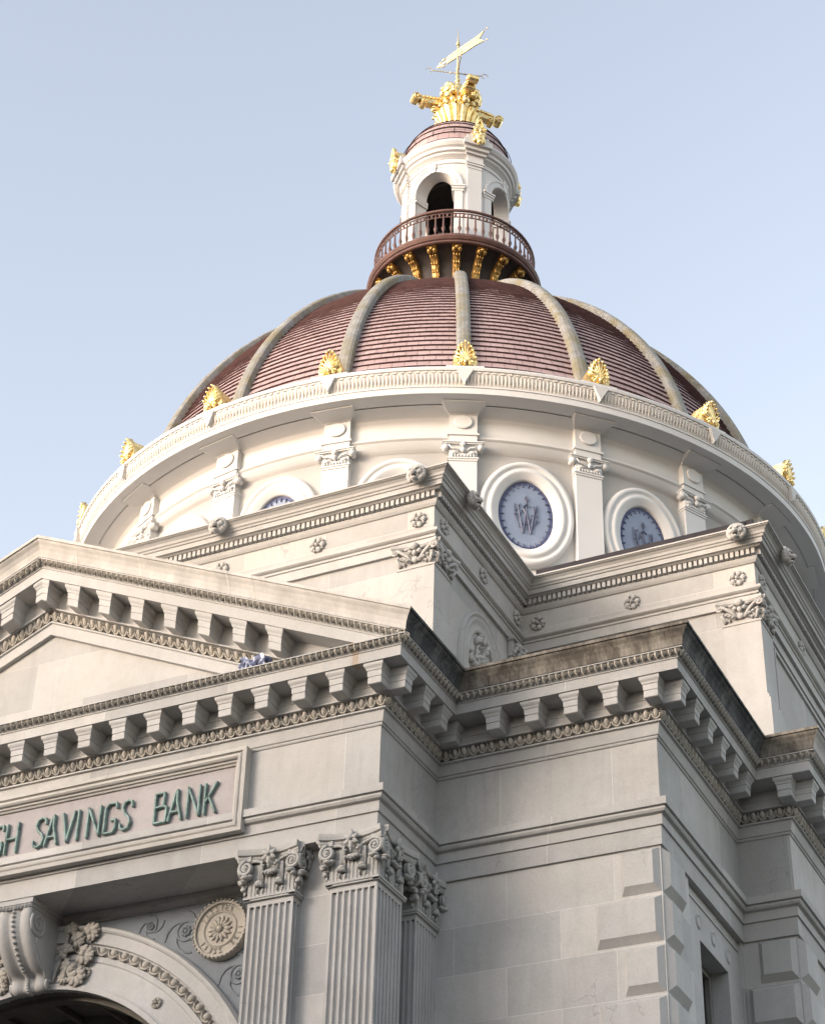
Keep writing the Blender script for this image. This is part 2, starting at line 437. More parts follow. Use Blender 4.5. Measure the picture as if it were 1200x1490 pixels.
# ------------------------------------------------------------------ entablature of the main storey
NSEG = len(PLAN)
VIS = [3, 4, 5, 6, 7, 8, 9, 10]     # segments carrying carved detail
arch = MB()
v, f, m = sweep([(-.85, 10.751), (0, 10.751), (0, 10.965), (.022, 10.968), (.022, 11.083), (.034, 11.088), (.062, 11.098), (.078, 11.122), (.072, 11.148), (.066, 11.152), (.1, 11.158), (.1, 11.245), (0, 11.262)], PLAN)
arch.add((v, f))
arch.build('architrave', m_trim, bank)
fr = MB(); v, f, m = sweep([(0, 11.2615), (0, 11.988)], PLAN); fr.add((v, f))
fr.build('frieze', m_frieze, bank)
bed = MB()
v, f, m = sweep([(0, 11.988), (.014, 11.992), (.022, 12.008), (.014, 12.022), (.030, 12.030), (.055, 12.15), (.086, 12.158), (.086, 12.176), (.040, 12.183), (.075, 12.298), (.149, 12.302), (.149, 12.318), (.10, 12.322), (.10, 12.425), (.108, 12.43), (.108, 12.445), (.10, 12.45), (.10, 12.556)], PLAN)
bed.add((v, f))
bedo = bed.build('bed_moulding', m_trim, bank)
SOOTSEG = [0]*NSEG
egm = MB(); eu = egg_unit(.1154, .122, .052)
for j in VIS:
    e = ext(PLAN, j, .10)
    run_units(egm, eu, PLAN[j], PLAN[(j+1) % NSEG], .062, 12.179, .1154, e[0], e[1], 0, True, .05, .12)
egm.build('egg_and_dart_moulding', m_carve, bedo)
cor = MB()
v, f, m = sweep([(.09, 12.5555), (.411, 12.5545), (.411, 12.565), (.418, 12.672), (.43, 12.675), (.43, 12.685), (.420, 12.692), (.462, 12.755), (.504, 12.758), (.504, 12.77), (.30, 12.80), (-.2, 12.83)], PLAN)
cor.add((v, f))
coro = cor.build('cornice', m_trim, bank)
lem = MB(); lu = leaf_unit(.0769, .078, .048)
for j in VIS:
    e = ext(PLAN, j, .47)
    run_units(lem, lu, PLAN[j], PLAN[(j+1) % NSEG], .432, 12.688, .0769, e[0], e[1], 0, False, .05, .08)
lem.build('leaf_moulding', m_carve, coro)
# cyma (crown gutter) everywhere except over the portico front, where it follows the pediment
CYPATH = PLAN[6:] + PLAN[:6]       # starts at the portico's right front corner, ends at its left one
def mitre_path(prof, path, segm):
    v, f, m = sweep(prof, path, False, segm)
    n = len(path)
    for i, (o, z) in enumerate(prof):          # 45 degree mitre at the two open ends
        v[i*n] = (path[0][0]+o, path[0][1]-o, z); v[i*n+n-1] = (path[-1][0]-o, path[-1][1]-o, z)
    return v, f, m
cym = MB()
CYP = [(.49, 12.765), (.512, 12.776), (.515, 12.81), (.528, 12.86), (.558, 12.91), (.588, 12.94), (.597, 12.955), (.597, 12.962), (.617, 12.965), (.617, 13.0), (.50, 13.012), (-.3, 13.06)]
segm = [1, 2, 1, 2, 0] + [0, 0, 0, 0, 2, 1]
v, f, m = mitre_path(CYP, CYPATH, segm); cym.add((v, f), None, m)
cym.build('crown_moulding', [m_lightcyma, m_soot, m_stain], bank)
rf = MB(); rp = offs(PLAN, -.25, True); rf.add(([(x, y, 13.055) for x, y in rp], [tuple(range(len(rp)))]))
rf.build('roof', m_roof, bank)

# modillions ---------------------------------------------------------
def modillion_mesh():
    mb = MB(); secs = [(12.312, .074, .335), (12.318, .080, .345), (12.385, .081, .350), (12.388, .076, .343), (12.396, .076, .343), (12.399, .083, .352), (12.462, .085, .357), (12.47, .092, .366), (12.492, .098, .372), (12.512, .112, .388), (12.527, .117, .394), (12.5555, .117, .394)]
    mb.add(rings([[(-h, -.09, z), (h, -.09, z), (h, -d, z), (-h, -d, z)] for z, h, d in secs]))
    return mb
MOD = modillion_mesh().mesh('modillion', [m_stone])
nmod = [0]
def put_mod(x, y, rz):
    o = bpy.data.objects.new('modillion', MOD); COL.objects.link(o); o.parent = coro
    o.location = (x, y, 0); o.rotation_euler = (0, 0, rz)
SP = .4615
for k in range(-10, 11): put_mod(CX + SP*k, 0, 0)                       # portico front
for y in (-.075, .3865, .848, 1.24): put_mod(0, y, pi/2)                  # portico return
for k in range(5): put_mod(2.688 - SP*k, MFY, 0)                          # main front, right bay
for k in range(6): put_mod(MSX, 1.345 + SP*k, pi/2)                       # main side
put_mod(3.331, SFY, 0)
for k in range(9): put_mod(SSX, 4.135 + SP*k, pi/2)
for k in range(2): put_mod(mx(2.688 - SP*k), MFY, 0)

# ------------------------------------------------------------------ walls below the entablature
W = .03
wal = MB()
def wq(x0, y0, x1, y1, z0, z1, mat=0): wal.add(([(x0, y0, z0), (x1, y1, z0), (x1, y1, z1), (x0, y0, z1)], [(0, 1, 2, 3)]), None, mat)
ZT = 10.7505
wq(-.6, MFY+W, MSX-W, MFY+W, 0, ZT)                                       # front bay
wq(mx(MSX-W), MFY+W, mx(-.6), MFY+W, 0, ZT)
SX = MSX-W
wq(SX, MFY+W, SX, 2.33, 0, ZT)                                            # side: pier, then window surround, then pier
wq(SX, 4.19, SX, SFY+W+.02, 0, ZT)
wq(SX-.045, 2.33, SX, 2.33, 0, ZT); wq(SX, 4.19, SX-.045, 4.19, 0, ZT)
wq(SX, SFY+W, SSX-W, SFY+W, 0, ZT); wq(SSX-W, SFY+W, SSX-W, 18.5, 0, ZT)
wq(mx(SX), MFY+W, mx(SX), 18.5, 0, ZT); wq(mx(SSX-W), 18.5, SSX-W, 18.5, 0, ZT)
mainwall = wal.build('main_wall', m_wall, bank)
# portico piers and the wall holding the entrance arch
for sgn in (1, -1):
    por = MB()
    X = (lambda x: x) if sgn == 1 else mx
    x0, x1 = sorted((X(-1.49), X(-.16)))
    por.add(box(x0, x1, .16, 1.46, 0, ZT))
    por.build('portico_pier', m_wall, bank)

# quoins --------------------------------------------------------------
def frustum(fn, s0, s1, z0, z1, bs, bt, bb, pr):
    v = [(s0, 0, z0), (s1, 0, z0), (s1, 0, z1), (s0, 0, z1), (s0+bs, pr, z0+bb), (s1-bs, pr, z0+bb), (s1-bs, pr, z1-bt), (s0+bs, pr, z1-bt)]
    return [fn(*p) for p in v], [(0, 1, 5, 4), (1, 2, 6, 5), (2, 3, 7, 6), (3, 0, 4, 7), (4, 5, 6, 7)]
def quoin(cx, cy, z1, wf, ws):
    mb = MB()
    fa = lambda s, o, z: (cx-.001-s, cy-.001-o, z); fb = lambda s, o, z: (cx+.001+o, cy+.001+s, z)
    mb.add(frustum(fa, .012, wf, z1-.508, z1-.012, .058, .05, .078, .072))
    mb.add(frustum(fb, .012, ws, z1-.508, z1-.012, .058, .05, .078, .072))
    return mb.build('quoin', m_stone, mainwall)
for i in range(8):
    z = 10.745 - .54*i; wide = i % 2
    quoin(SX, MFY+W, z, .735 if wide else .445, .45 if wide else .615)
    quoin(SSX-W, SFY+W, z, .60 if wide else .455, .45 if wide else .615)

# side window -----------------------------------------------------------
win = MB(); S0 = SX-.045
def sq(y0, y1, z0, z1, x=S0, mat=0): win.add(([(x, y0, z0), (x, y1, z0), (x, y1, z1), (x, y0, z1)], [(0, 1, 2, 3)]), None, mat)
sq(2.33, 2.765, 0, ZT); sq(3.745, 4.19, 0, ZT); sq(2.765, 3.745, 10.225, ZT); sq(2.765, 3.745, 0, 7.0)
win.add(box(S0-.3, S0-.001, 2.70, 2.7645, 7.0, 10.29)); win.add(box(S0-.3, S0-.001, 3.7455, 3.81, 7.0, 10.29)); win.add(box(S0-.3, S0-.001, 2.7645, 3.7455, 10.2255, 10.29))
win.add(box(S0, S0+.014, 2.385, 2.40, 7, 10.63)); win.add(box(S0, S0+.014, 4.15, 4.165, 7, 10.63)); win.add(box(S0, S0+.014, 2.4005, 4.1495, 10.62, 10.635))
for yc in (2.74, 3.255, 3.77):
    pts = [(S0+.004, yc+.075*cos(a*pi/12), 10.42+.075*sin(a*pi/12)) for a in range(24)]
    win.add(tube(pts, .010, 4, True))
    win.add(rings([[(S0+.012, yc+.062*cos(a*pi/8), 10.42+.062*sin(a*pi/8)) for a in range(16)]], cap0=False))
wino = win.build('window', m_stone, bank)
g = MB(); g.add(box(S0-.27, S0-.26, 2.76, 3.75, 7, 10.23)); g.build('pane', m_darkglass, wino)
g = MB()
for y in (2.80, 3.24, 3.70): g.add(box(S0-.258, S0-.20, y-.035, y+.035, 7, 10.224))
g.add(box(S0-.257, S0-.205, 2.836, 3.664, 9.0, 9.06)); g.add(box(S0-.257, S0-.205, 2.836, 3.664, 10.15, 10.223))
g.build('frame', m_winframe, wino)

# ------------------------------------------------------------------ entrance arch
YA, ZC, RI, RO = .68, 7.441, 2.437, 3.205
def arc_pts(r, y, n=48, a0=0.0, a1=pi): return [(CX+r*cos(a0+(a1-a0)*i/n), y, ZC+r*sin(a0+(a1-a0)*i/n)) for i in range(n+1)]
sp = MB(); n = 48
outer = arc_pts(RO-.02, YA, n); top = [(max(min(p[0], CX+3.4), CX-3.4), YA, ZT) for p in outer]
for i in range(n):
    a, b = outer[i], outer[i+1]
    sp.add(([a, b, (b[0], YA, 10.7505), (a[0], YA, 10.7505)], [(0, 1, 2, 3)]))
for sg in (1, -1):
    xa, xb = CX+sg*(RO-.02), CX+sg*3.4
    sp.add(([(xa, YA, 0), (xb, YA, 0), (xb, YA, 10.7505), (xa, YA, 10.7505)], [(0, 1, 2, 3)]))
spo = sp.build('spandrel', m_slate, bank)
# flowers cut in the grey spandrel
for sg in (1, -1):
    for (dx, z, r) in ((1.88, 10.335, .085), (2.60, 9.73, .08), (1.42, 10.46, .05), (2.80, 10.50, .05)):
        x = CX+sg*dx; fl = MB()
        for q in range(8):
            a = q*pi/4; fl.add(ell((x+cos(a)*r*.55, YA-.003, z+sin(a)*r*.55), (r*.30, .025, r*.30), 6, 4), None, 0, True)
        fl.add(ell((x, YA-.006, z), (r*.3, .02, r*.3), 8, 4), None, 0, True)
        fl.add(tube([(x+r*1.35*cos(a*pi/8), YA-.002, z+r*1.35*sin(a*pi/8)) for a in range(16)], .014, 5, True))
        for q in range(4):
            a0 = q*pi/2+.5
            fl.add(tube([(x+cos(a0+t*.35)*r*(1.5+t*.45), YA-.002, z+sin(a0+t*.35)*r*(1.5+t*.45)) for t in range(5)], .014, 5))
        fl.build('carved_flower', m_slate, spo)
bandm = MB(); v, f, m = sweep([(0, 10.635), (.02, 10.637), (.025, 10.655), (.04, 10.668), (.06, 10.69), (.068, 10.72), (.068, 10.7485)], [(mx(-1.49), YA), (-1.49, YA)], False); bandm.add((v, f))
bandm.build('spandrel_cornice', m_stone, spo)
avp = [(RI, .0), (RI, .11), (RI+.06, .115), (RI+.065, .10), (RI+.09, .085), (RI+.345, .060), (RI+.36, .075), (RI+.415, .08), (RI+.425, .05), (RI+.545, .05), (RI+.555, .085), (RI+.685, .085), (RI+.695, .105), (RI+.715, .12), (RI+.745, .115), (RI+.768, .06), (RI+.768, 0)]
av = MB(); rs = []
for i in range(65):
    a = pi*i/64; rs.append([(CX+r*cos(a), YA-o, ZC+r*sin(a)) for r, o in avp])
av.add(rings(rs, False, False, False))
for sg in (1, -1):
    for k in range(len(avp)-1):
        (r0, o0), (r1, o1) = avp[k], avp[k+1]
        av.add(([(CX+sg*r0, YA-o0, 0), (CX+sg*r1, YA-o1, 0), (CX+sg*r1, YA-o1, ZC), (CX+sg*r0, YA-o0, ZC)], [(0, 1, 2, 3)]))
avo = av.build('entrance_arch', m_stone, bank)
ag = MB(); eu2 = egg_unit(.158, .115, .055)
na = 58
for i in range(na):
    a = pi*(i+.5)/na
    fn = (lambda A: (lambda s, o, z: (CX+(RI+.428+z)*cos(A-s/(RI+.48)), YA-.055-o, ZC+(RI+.428+z)*sin(A-s/(RI+.48)))))(a)
    ag.add(eu2, fn, 0, True)
ag.build('egg_and_dart_moulding', m_carve, avo)
def rosette_mesh(r, d, petals=6):
    mb = MB()
    for q in range(petals):
        a = 2*pi*q/petals
        mb.add(ell((cos(a)*r*.64, -d*.22, sin(a)*r*.64), (r*.34, d*.34, r*.34), 9, 5), None, 0, True)
        mb.add(ell((cos(a+pi/petals)*r*.82, -d*.25, sin(a+pi/petals)*r*.82), (r*.16, d*.3, r*.16), 6, 4), None, 0, True)
    mb.add(ell((0, -d*.40, 0), (r*.24, d*.40, r*.24), 8, 5), None, 0, True)
    return mb
ros = None
for a in [radians(q) for q in (4.2, 27.9, 51.6, 75.3, 104.7, 128.4, 152.1, 175.8)]:
    x, z = CX+(RI+.21)*cos(a), ZC+(RI+.21)*sin(a)
    if ros is None: ros = rosette_mesh(.068, .07).build('rosette', m_carve, avo, (x, YA-.07, z))
    else: dup(ros, avo, (x, YA-.07, z))
# medallions in the spandrels (disc with raised characters and a flower)
def medallion(x):
    mb = MB(); prof = [(0, .05), (.11, .05), (.13, .06), (.185, .06), (.20, .075), (.215, .06), (.29, .06), (.30, .085), (.325, .09), (.34, .07), (.345, 0)]
    v = []; f = []
    N = 48
    for r, o in prof:
        for j in range(N):
            a = 2*pi*j/N; v.append((x+r*cos(a), YA-o, 10.2575+r*sin(a)))
    for i in range(len(prof)-1):
        for j in range(N): k = (j+1) % N; f.append((i*N+j, i*N+k, (i+1)*N+k, (i+1)*N+j))
    mb.add((v, f))
    for q in range(14):
        a = 2*pi*q/14
        R = Matrix.Rotation(-a, 3, 'Y')
        mb.add(ell((x+.095*cos(a), YA-.065, 10.2575+.095*sin(a)), (.062, .02, .021), 8, 5, R), None, 0, True)
    mb.add(ell((x, YA-.07, 10.2575), (.04, .04, .04), 10, 6), None, 0, True)
    for q in range(40):
        a = 2*pi*q/40; mb.add(ell((x+.333*cos(a), YA-.09, 10.2575+.333*sin(a)), (.016, .014, .016), 6, 4), None, 0, True)
    # lettering ring: raised strokes, unreadable at this size in the photograph
    rnd = random.Random(5)
    glyphs = {'0': [[(-.3, -.5), (.3, -.5), (.3, .5), (-.3, .5), (-.3, -.5)]], '1': [[(0, -.5), (0, .5)]], '5': [[(.3, .5), (-.3, .5), (-.3, .05), (.3, .05), (.3, -.5), (-.3, -.5)]],
              'E': [[(.3, .5), (-.3, .5), (-.3, -.5), (.3, -.5)], [(-.3, 0), (.2, 0)]], 'T': [[(-.3, .5), (.3, .5)], [(0, .5), (0, -.5)]], 'A': [[(-.3, -.5), (0, .5), (.3, -.5)]], 'S': [[(.3, .5), (-.3, .4), (.3, -.4), (-.3, -.5)]], 'I': [[(0, -.5), (0, .5)]]}
    seqs = [(105, 'TASSTES'), (-25, 'ITSE'), (-115, 'SSEII')]
    for a0, txt in seqs:
        for q, ch in enumerate(txt):
            a = radians(a0 + (len(txt)/2-q-.5)*15)
            for st in glyphs[ch]:
                mb.add(tube([(x+cos(a)*(.25+z*.055)-sin(a)*(-s*.05), YA-.066, 10.2575+sin(a)*(.25+z*.055)+cos(a)*(-s*.05)) for s, z in st], .007, 4))
    return mb.build('medallion', m_carve, spo)
medallion(CX+2.354); medallion(CX-2.354)
# vault behind the arch
va = MB(); rs = []
vp = [(YA-.02, RI), (YA+.10, RI), (YA+.10, RI-.05), (YA+.25, RI-.05), (YA+.25, RI+.06), (YA+.9, RI+.06), (YA+.9, RI-.05), (YA+1.1, RI-.05), (YA+1.1, RI+.06), (YA+1.9, RI+.06), (YA+1.9, RI-.06), (YA+2.1, RI-.06)]
rs = [[(CX+r*cos(pi*i/40), y, ZC+r*sin(pi*i/40)) for i in range(41)] for y, r in vp]
va.add(rings(rs, False, False, False))
for a in range(1, 12):
    A = pi*a/12
    va.add(box(-.03, .03, YA+.26, YA+1.9, 0, .05), lambda x, y, z, A=A: (CX+(RI+.02-z)*cos(A)-x*sin(A), y, ZC+(RI+.02-z)*sin(A)+x*cos(A)))
for sg in (1, -1): va.add(([(CX+sg*RI, YA, 0), (CX+sg*RI, YA+2.1, 0), (CX+sg*RI, YA+2.1, ZC), (CX+sg*RI, YA, ZC)], [(0, 1, 2, 3)]))
va.add(([(CX-2.6, YA+2.1, 0), (CX+2.6, YA+2.1, 0), (CX+2.6, YA+2.1, 10.1), (CX-2.6, YA+2.1, 10.1)], [(0, 1, 2, 3)]))
va.build('entrance_vault', m_inside, bank)

# console at the crown of the arch -----------------------------------------
def console():
    prof = [(.05, 10.70), (.035, 10.62), (.03, 10.54), (.045, 10.45), (.075, 10.36), (.13, 10.26), (.20, 10.17), (.27, 10.10), (.34, 10.045), (.40, 10.02), (.44, 10.0), (.455, 9.96), (.46, 9.91), (.475, 9.865), (.52, 9.84), (.57, 9.84), (.61, 9.87), (.625, 9.91), (.635, 9.95), (.67, 9.96)]
    mb = MB(); xs = [(-.225, .03), (-.215, .0), (-.12, .0), (-.09, .03), (-.055, .04), (-.035, .015), (.035, .015), (.055, .04), (.09, .03), (.12, .0), (.215, .0), (.225, .03)]
    rs = [[(CX+x, y+d, z) for y, z in prof] for x, d in xs]
    mb.add(rings(rs, False, False, False), None, 0, True)
    for sg, d in ((-1, .03), (1, .03)):
        mb.add(([(CX+sg*.225, y+d, z) for y, z in prof] + [(CX+sg*.225, .67, 10.70)], [tuple(range(len(prof)+1))]))
        # side scrolls
        for cy, cz, r in ((.21, 10.49, .155), (.545, 9.915, .07)):
            pts = [(CX+sg*.232, cy+r*(1-t/26)*cos(t*.5+2.6), cz+r*(1-t/26)*sin(t*.5+2.6)) for t in range(24)]
            mb.add(tube(pts, [.022*(1-t/40) for t in range(24)], 5), None, 0, True)
        pts = [(CX+sg*.230, .19+.30*t/8, 10.34-.40*(t/8)**.8) for t in range(9)]; mb.add(tube(pts, .012, 5), None, 0, True)
    for k in range(26):                                    # bead string down the front
        i = k/25*(len(prof)-5); a = int(i); q = i-a; y = prof[a][0]*(1-q)+prof[a+1][0]*q; z = prof[a][1]*(1-q)+prof[a+1][1]*q
        mb.add(ell((CX, y+.0, z), (.026, .026, .019), 8, 5), None, 0, True)
    # carved top bed
    mb.add(box(CX-.25, CX+.25, .012, .67, 10.69, 10.7495)); mb.add(box(CX-.235, CX+.235, .03, .66, 10.645, 10.6895))
    lu_ = leaf_unit(.05, .06, .02)
    for k in range(9): mb.add(lu_, lambda s, o, z, k=k: (CX-.20+.05*k+s, .028-o, 10.635+z))
    return mb.build('keystone_console', m_stone, bank)
con = console()
# sprays of oak leaves either side of the console
def leafy(mb, cx, cz, y, r, rot, rnd):
    for q in range(7):
        a = rot + (q-3)*.62; l = r*(.95-.10*abs(q-3))
        R = Matrix.Rotation(-a, 3, 'Y')
        mb.add(ell((cx+cos(a)*l*.55, y-.03-rnd.random()*.02, cz+sin(a)*l*.55), (l*.50, .022, r*.22), 8, 5, R), None, 0, True)
        for sgn in (-1, 1):
            b = a+sgn*.30; mb.add(ell((cx+cos(b)*l*.85, y-.025, cz+sin(b)*l*.85), (r*.17, .018, r*.15), 6, 4), None, 0, True)
    mb.add(ell((cx, y-.05, cz), (r*.25, .03, r*.25), 8, 5), None, 0, True)
for sg in (1, -1):
    mb = MB(); rnd = random.Random(3)
    for dx, z, r, a in ((.36, 10.62, .12, 1.4), (.45, 10.50, .13, .6), (.62, 10.57, .15, .5), (.34, 10.38, .13, 2.4), (.40, 10.22, .14, -2.2), (.56, 10.32, .16, -.2), (.50, 10.10, .16, -1.2), (.36, 10.08, .10, -2.6)):
        leafy(mb, CX+sg*(dx+.07), z-.11, YA-.10, r, a if sg == 1 else pi-a, rnd)
    mb.add(tube([(CX+sg*(.25+.02*t), YA-.10-.02*sin(t), 9.93+.075*t) for t in range(9)], .02, 5), None, 0, True)
    mb.build('leaf_spray', m_carve, con)

# ------------------------------------------------------------------ giant pilasters and their capitals
def fluted(fnmap, w0, w1, z0, z1, d, nfl, rev=False):
    """face polyline with flutes, lofted from z0 to z1; w0 width at bottom, w1 at top"""
    pts = []; e = .035
    fw = (1-2*e)/nfl
    pts.append((0.0, 0.0))
    for k in range(nfl):
        a = e + fw*k; c = a+fw/2; r = fw*.36
        pts.append((c-r, 0))
        for q in range(1, 6): pts.append((c-r*cos(pi*q/6), -min(.055, r*w1*1.3)*sin(pi*q/6)))
        pts.append((c+r, 0))
    pts.append((1.0, 0.0))
    return [[fnmap((p[0]-.5)*w, d+p[1], z) for p in pts] for z, w in ((z0, w0), (z1, w1))]
def shaft(name, faces, z0=3.0, z1=10.13):
    mb = MB()
    for fn, w0, w1, d, nfl in faces:
        mb.add(rings(fluted(fn, w0, w1, z0, z1, d, nfl), False, False, False))
        mb.add(([fn(-w1/2, d, z1), fn(w1/2, d, z1), fn(w1/2, d, 10.19), fn(-w1/2, d, 10.19)], [(0, 1, 2, 3)]))
        mb.add(([fn(-w1/2, d-.06, z1), fn(w1/2, d-.06, z1), fn(w1/2, d, z1), fn(-w1/2, d, z1)], [(0, 1, 2, 3)]))
        mb.add(([fn(-w0/2, d, z0-.4), fn(w0/2, d, z0-.4), fn(w0/2, d, z0), fn(-w0/2, d, z0)], [(0, 1, 2, 3)]))
        mb.add(([fn(-w0/2, d, 0), fn(w0/2, d, 0), fn(w0/2, d, z0-.4), fn(-w0/2, d, z0-.4)], [(0, 1, 2, 3)]))
    return mb.build(name, m_stone, bank)
def cap_face(mb, fn0, w, ez=0.0):
    fn = lambda s, o, z: fn0(s, o, z+ez)
    S = lambda vf, sm=True: mb.add(vf, fn, 0, sm)
    S(box(-w/2, w/2, -.04, .012, 10.235, 10.64), False)
    for k in range(11): S(box(-w/2+.02+k*(w-.04)/11, -w/2+.02+k*(w-.04)/11+.022, .0, .02, 10.24, 10.44), False)
    # astragal
    S(box(-w/2-.03, w/2+.03, -.04, .030, 10.19, 10.21), False); S(box(-w/2-.035, w/2+.035, -.04, .040, 10.2105, 10.235), False)
    # concave abacus
    Wd = w/2+.085; rs = []
    for q in range(17):
        t = -1+2*q/16; o = .045+.085*abs(t)**1.8; s = Wd*t
        dz = .012*abs(t)**3
        rs.append([(s, -.05, 10.625), (s, o-.03, 10.625), (s, o-.012, 10.655), (s, o-.012, 10.675), (s, o+.014, 10.685), (s, o+.02, 10.72), (s, o+.02, 10.7505), (s, -.05, 10.7505)])
    S(rings(rs, True), False)
    for sg in (-1, 1):
        # corner volute
        c = (sg*(w/2+.005), .085, 10.545); R0 = .088
        pts = [(c[0]+sg*R0*(1-t/30)*cos(pi/2-t*.48), c[1], c[2]+R0*(1-t/30)*sin(pi/2-t*.48)) for t in range(28)]
        S(tube(pts, [.024-.0004*t for t in range(28)], 5))
        S(ell(c, (.028, .035, .028), 8, 5)); S(ell((c[0], c[1]-.035, c[2]), (.075, .03, .075), 10, 6))
        # band from the volute toward the centre
        S(tube([(c[0]-sg*.02, .06, 10.63), (sg*.16, .05, 10.625), (sg*.10, .05, 10.60), (sg*.085, .06, 10.55), (sg*.09, .05, 10.50)], [.022, .020, .018, .022, .012], 5))
        # hanging leaf under the volute
        S(ell((c[0]-sg*.01, .085, 10.435), (.060, .055, .024), 9, 5)); S(ell((c[0]+sg*.02, .075, 10.405), (.035, .04, .022), 7, 4)); S(ell((c[0]-sg*.05, .06, 10.455), (.035, .035, .02), 7, 4))
        # stalk with a curled tip
        x = sg*.118
        for dx in (-.025, .0, .025): S(tube([(x+dx, .02, 10.36), (x+dx*.9, .028, 10.47), (x+dx*.6+sg*.01, .04, 10.58)], [.012, .014, .012], 4))
        for dx in (-.035, -.012, .012, .035): S(ell((x+dx, .055, 10.345-.006*abs(dx)*20), (.017, .034, .024), 7, 5))
        S(ell((x, .06, 10.37), (.05, .028, .022), 8, 5)); S(ell((x-.035, .03, 10.285), (.010, .016, .026), 5, 4)); S(ell((x+.035, .03, 10.285), (.010, .016, .026), 5, 4))
        S(tube([(sg*.045, .05, 10.57), (sg*.075, .07, 10.60), (sg*.095, .08, 10.565), (sg*.072, .08, 10.54), (sg*.06, .075, 10.56)], .013, 5))
    for dx in (-.07, -.035, 0, .035, .07): S(ell((dx, .065, 10.465-.008*cos(dx*40)), (.022, .034, .022), 7, 5))
    S(ell((0, .05, 10.49), (.085, .025, .02), 9, 5))
    # star flower on the abacus
    for q in range(6):
        a = pi/2+q*pi/3; l = .105 if q in (0, 3) else .085
        Rr = Matrix.Rotation(-a, 3, 'Y'); S(ell((cos(a)*l*.55, .10, 10.655+sin(a)*l*.55), (l*.6, .02, .026), 8, 5, Rr))
    S(ell((0, .125, 10.655), (.022, .025, .022), 7, 5)); S(ell((0, .09, 10.56), (.018, .022, .05), 7, 5))
def front(xc, y=0.0): return lambda s, o, z: (xc+s, y-o, z)
def right(yc, x=0.0): return lambda s, o, z: (x+o, yc+s, z)
def leftf(yc, x=0.0): return lambda s, o, z: (x-o, yc-s, z)
def pilaster(faces):
    s = shaft('pilaster', [(fn, w+.05, w, 0.0, nf) for fn, w, nf in faces])
    mb = MB()
    for fn, w, nf in faces: cap_face(mb, fn, w)
    mb.build('capital', m_carve2, s); return s
m_carve2 = stone('carved_capital_stone', (.40, .398, .385), dirt=.5, warm=.3, streak=.3)
for sg in (0, 1):
    X = (lambda x: x) if sg == 0 else mx
    out = right if sg == 0 else (lambda yc, x: leftf(yc, x))
    inn = leftf if sg == 0 else right
    # inner pilaster: front face plus its shallow sides
    s = shaft('pilaster', [(front(X(-1.22)), .575, .545, 0.0, 7), (out(.08, X(-.948)), .17, .16, 0.0, 2), (inn(.08, X(-1.492)), .17, .16, 0.0, 2)])
    mb = MB(); cap_face(mb, front(X(-1.22)), .545); cap_face(mb, out(.13, X(-.948)), .26, -.0025); cap_face(mb, inn(.13, X(-1.492)), .26, -.004); mb.build('capital', m_carve2, s)
    s = shaft('pilaster', [(front(X(-.25)), .575, .545, 0.0, 7), (out(.29, X(.024)), .60, .585, 0.0, 7), (inn(.08, X(-.522)), .17, .16, 0.0, 2)])
    mb = MB(); cap_face(mb, front(X(-.25)), .545); cap_face(mb, out(.29, X(.024)), .58, -.0025); cap_face(mb, inn(.13, X(-.522)), .26, -.004); mb.build('capital', m_carve2, s)
    s = shaft('pilaster', [(out(1.19, X(.024)), .56, .545, 0.0, 7), (front(X(-.07), .917), .20, .19, 0.0, 3)])
    mb = MB(); cap_face(mb, out(1.19, X(.024)), .545); cap_face(mb, front(X(-.09), .917), .23, -.0025); mb.build('capital', m_carve2, s)

# ------------------------------------------------------------------ name panel and its letters
pn = MB()
def frame(x0, x1, z0, z1, prof):
    rs = []
    for i, o in prof: rs.append([(x0+i, -o, z0+i), (x1-i, -o, z0+i), (x1-i, -o, z1-i), (x0+i, -o, z1-i)])
    return rings(rs, True, False, True)
PX0, PX1 = mx(-1.585), -1.585
pn.add(frame(PX0, PX1, 11.005, 12.022, [(0, -.02), (0, .118), (.045, .122), (.05, .095), (.058, .09), (.075, .112), (.10, .118), (.118, .10), (.122, .072), (.145, .068), (.150, .045), (.17, .035), (.172, .012)]), None, [0]*48+[1])
pno = pn.build('name_panel', [stone('panel_frame_stone', (.44, .425, .40), dirt=.3, warm=.35, streak=.2), stone('panel_field_stone', (.36, .335, .335), dirt=.4, warm=.2, streak=.35)], bank)
GL = {
 'B': [[(0, 0), (0, 1), (.75, 1), (.72, .55), (.1, .52)], [(.72, .55), (1, .5), (1, 0), (0, 0)]],
 'A': [[(0, 0), (.45, .9), (.6, 1), (.62, .6), (1, 0)], [(.2, .27), (.82, .27)]],
 'N': [[(0, 0), (0, 1), (1, 0), (1, 1)]],
 'K': [[(0, 0), (0, 1)], [(1, 1), (.12, .42)], [(.32, .56), (1, 0)]],
 'S': [[(1, .78), (.93, .95), (.62, 1), (.25, .93), (.12, .74), (.35, .56), (.72, .42), (.9, .24), (.75, .06), (.35, 0), (.05, .08), (0, .22)]],
 'V': [[(0, 1), (.5, 0), (1, 1)]], 'I': [[(.5, 0), (.5, 1)]],
 'G': [[(1, .85), (.95, 1), (.3, 1), (0, .85), (0, 0), (.8, 0), (1, .12), (1, .42), (.6, .42)]],
 'H': [[(0, 0), (0, 1)], [(1, 0), (1, 1)], [(0, .48), (1, .48)]],
 'W': [[(0, 1), (.25, 0), (.5, .9), (.75, 0), (1, 1)]], 'L': [[(0, 1), (0, 0), (1, 0)]],
 'M': [[(0, 0), (0, 1), (.5, .3), (1, 1), (1, 0)]], 'U': [[(0, 1), (0, .12), (.2, 0), (.8, 0), (1, .12), (1, 1)]],
 'R': [[(0, 0), (0, 1), (.8, 1), (1, .85), (.95, .6), (.05, .5)], [(.4, .5), (1, 0)]]}
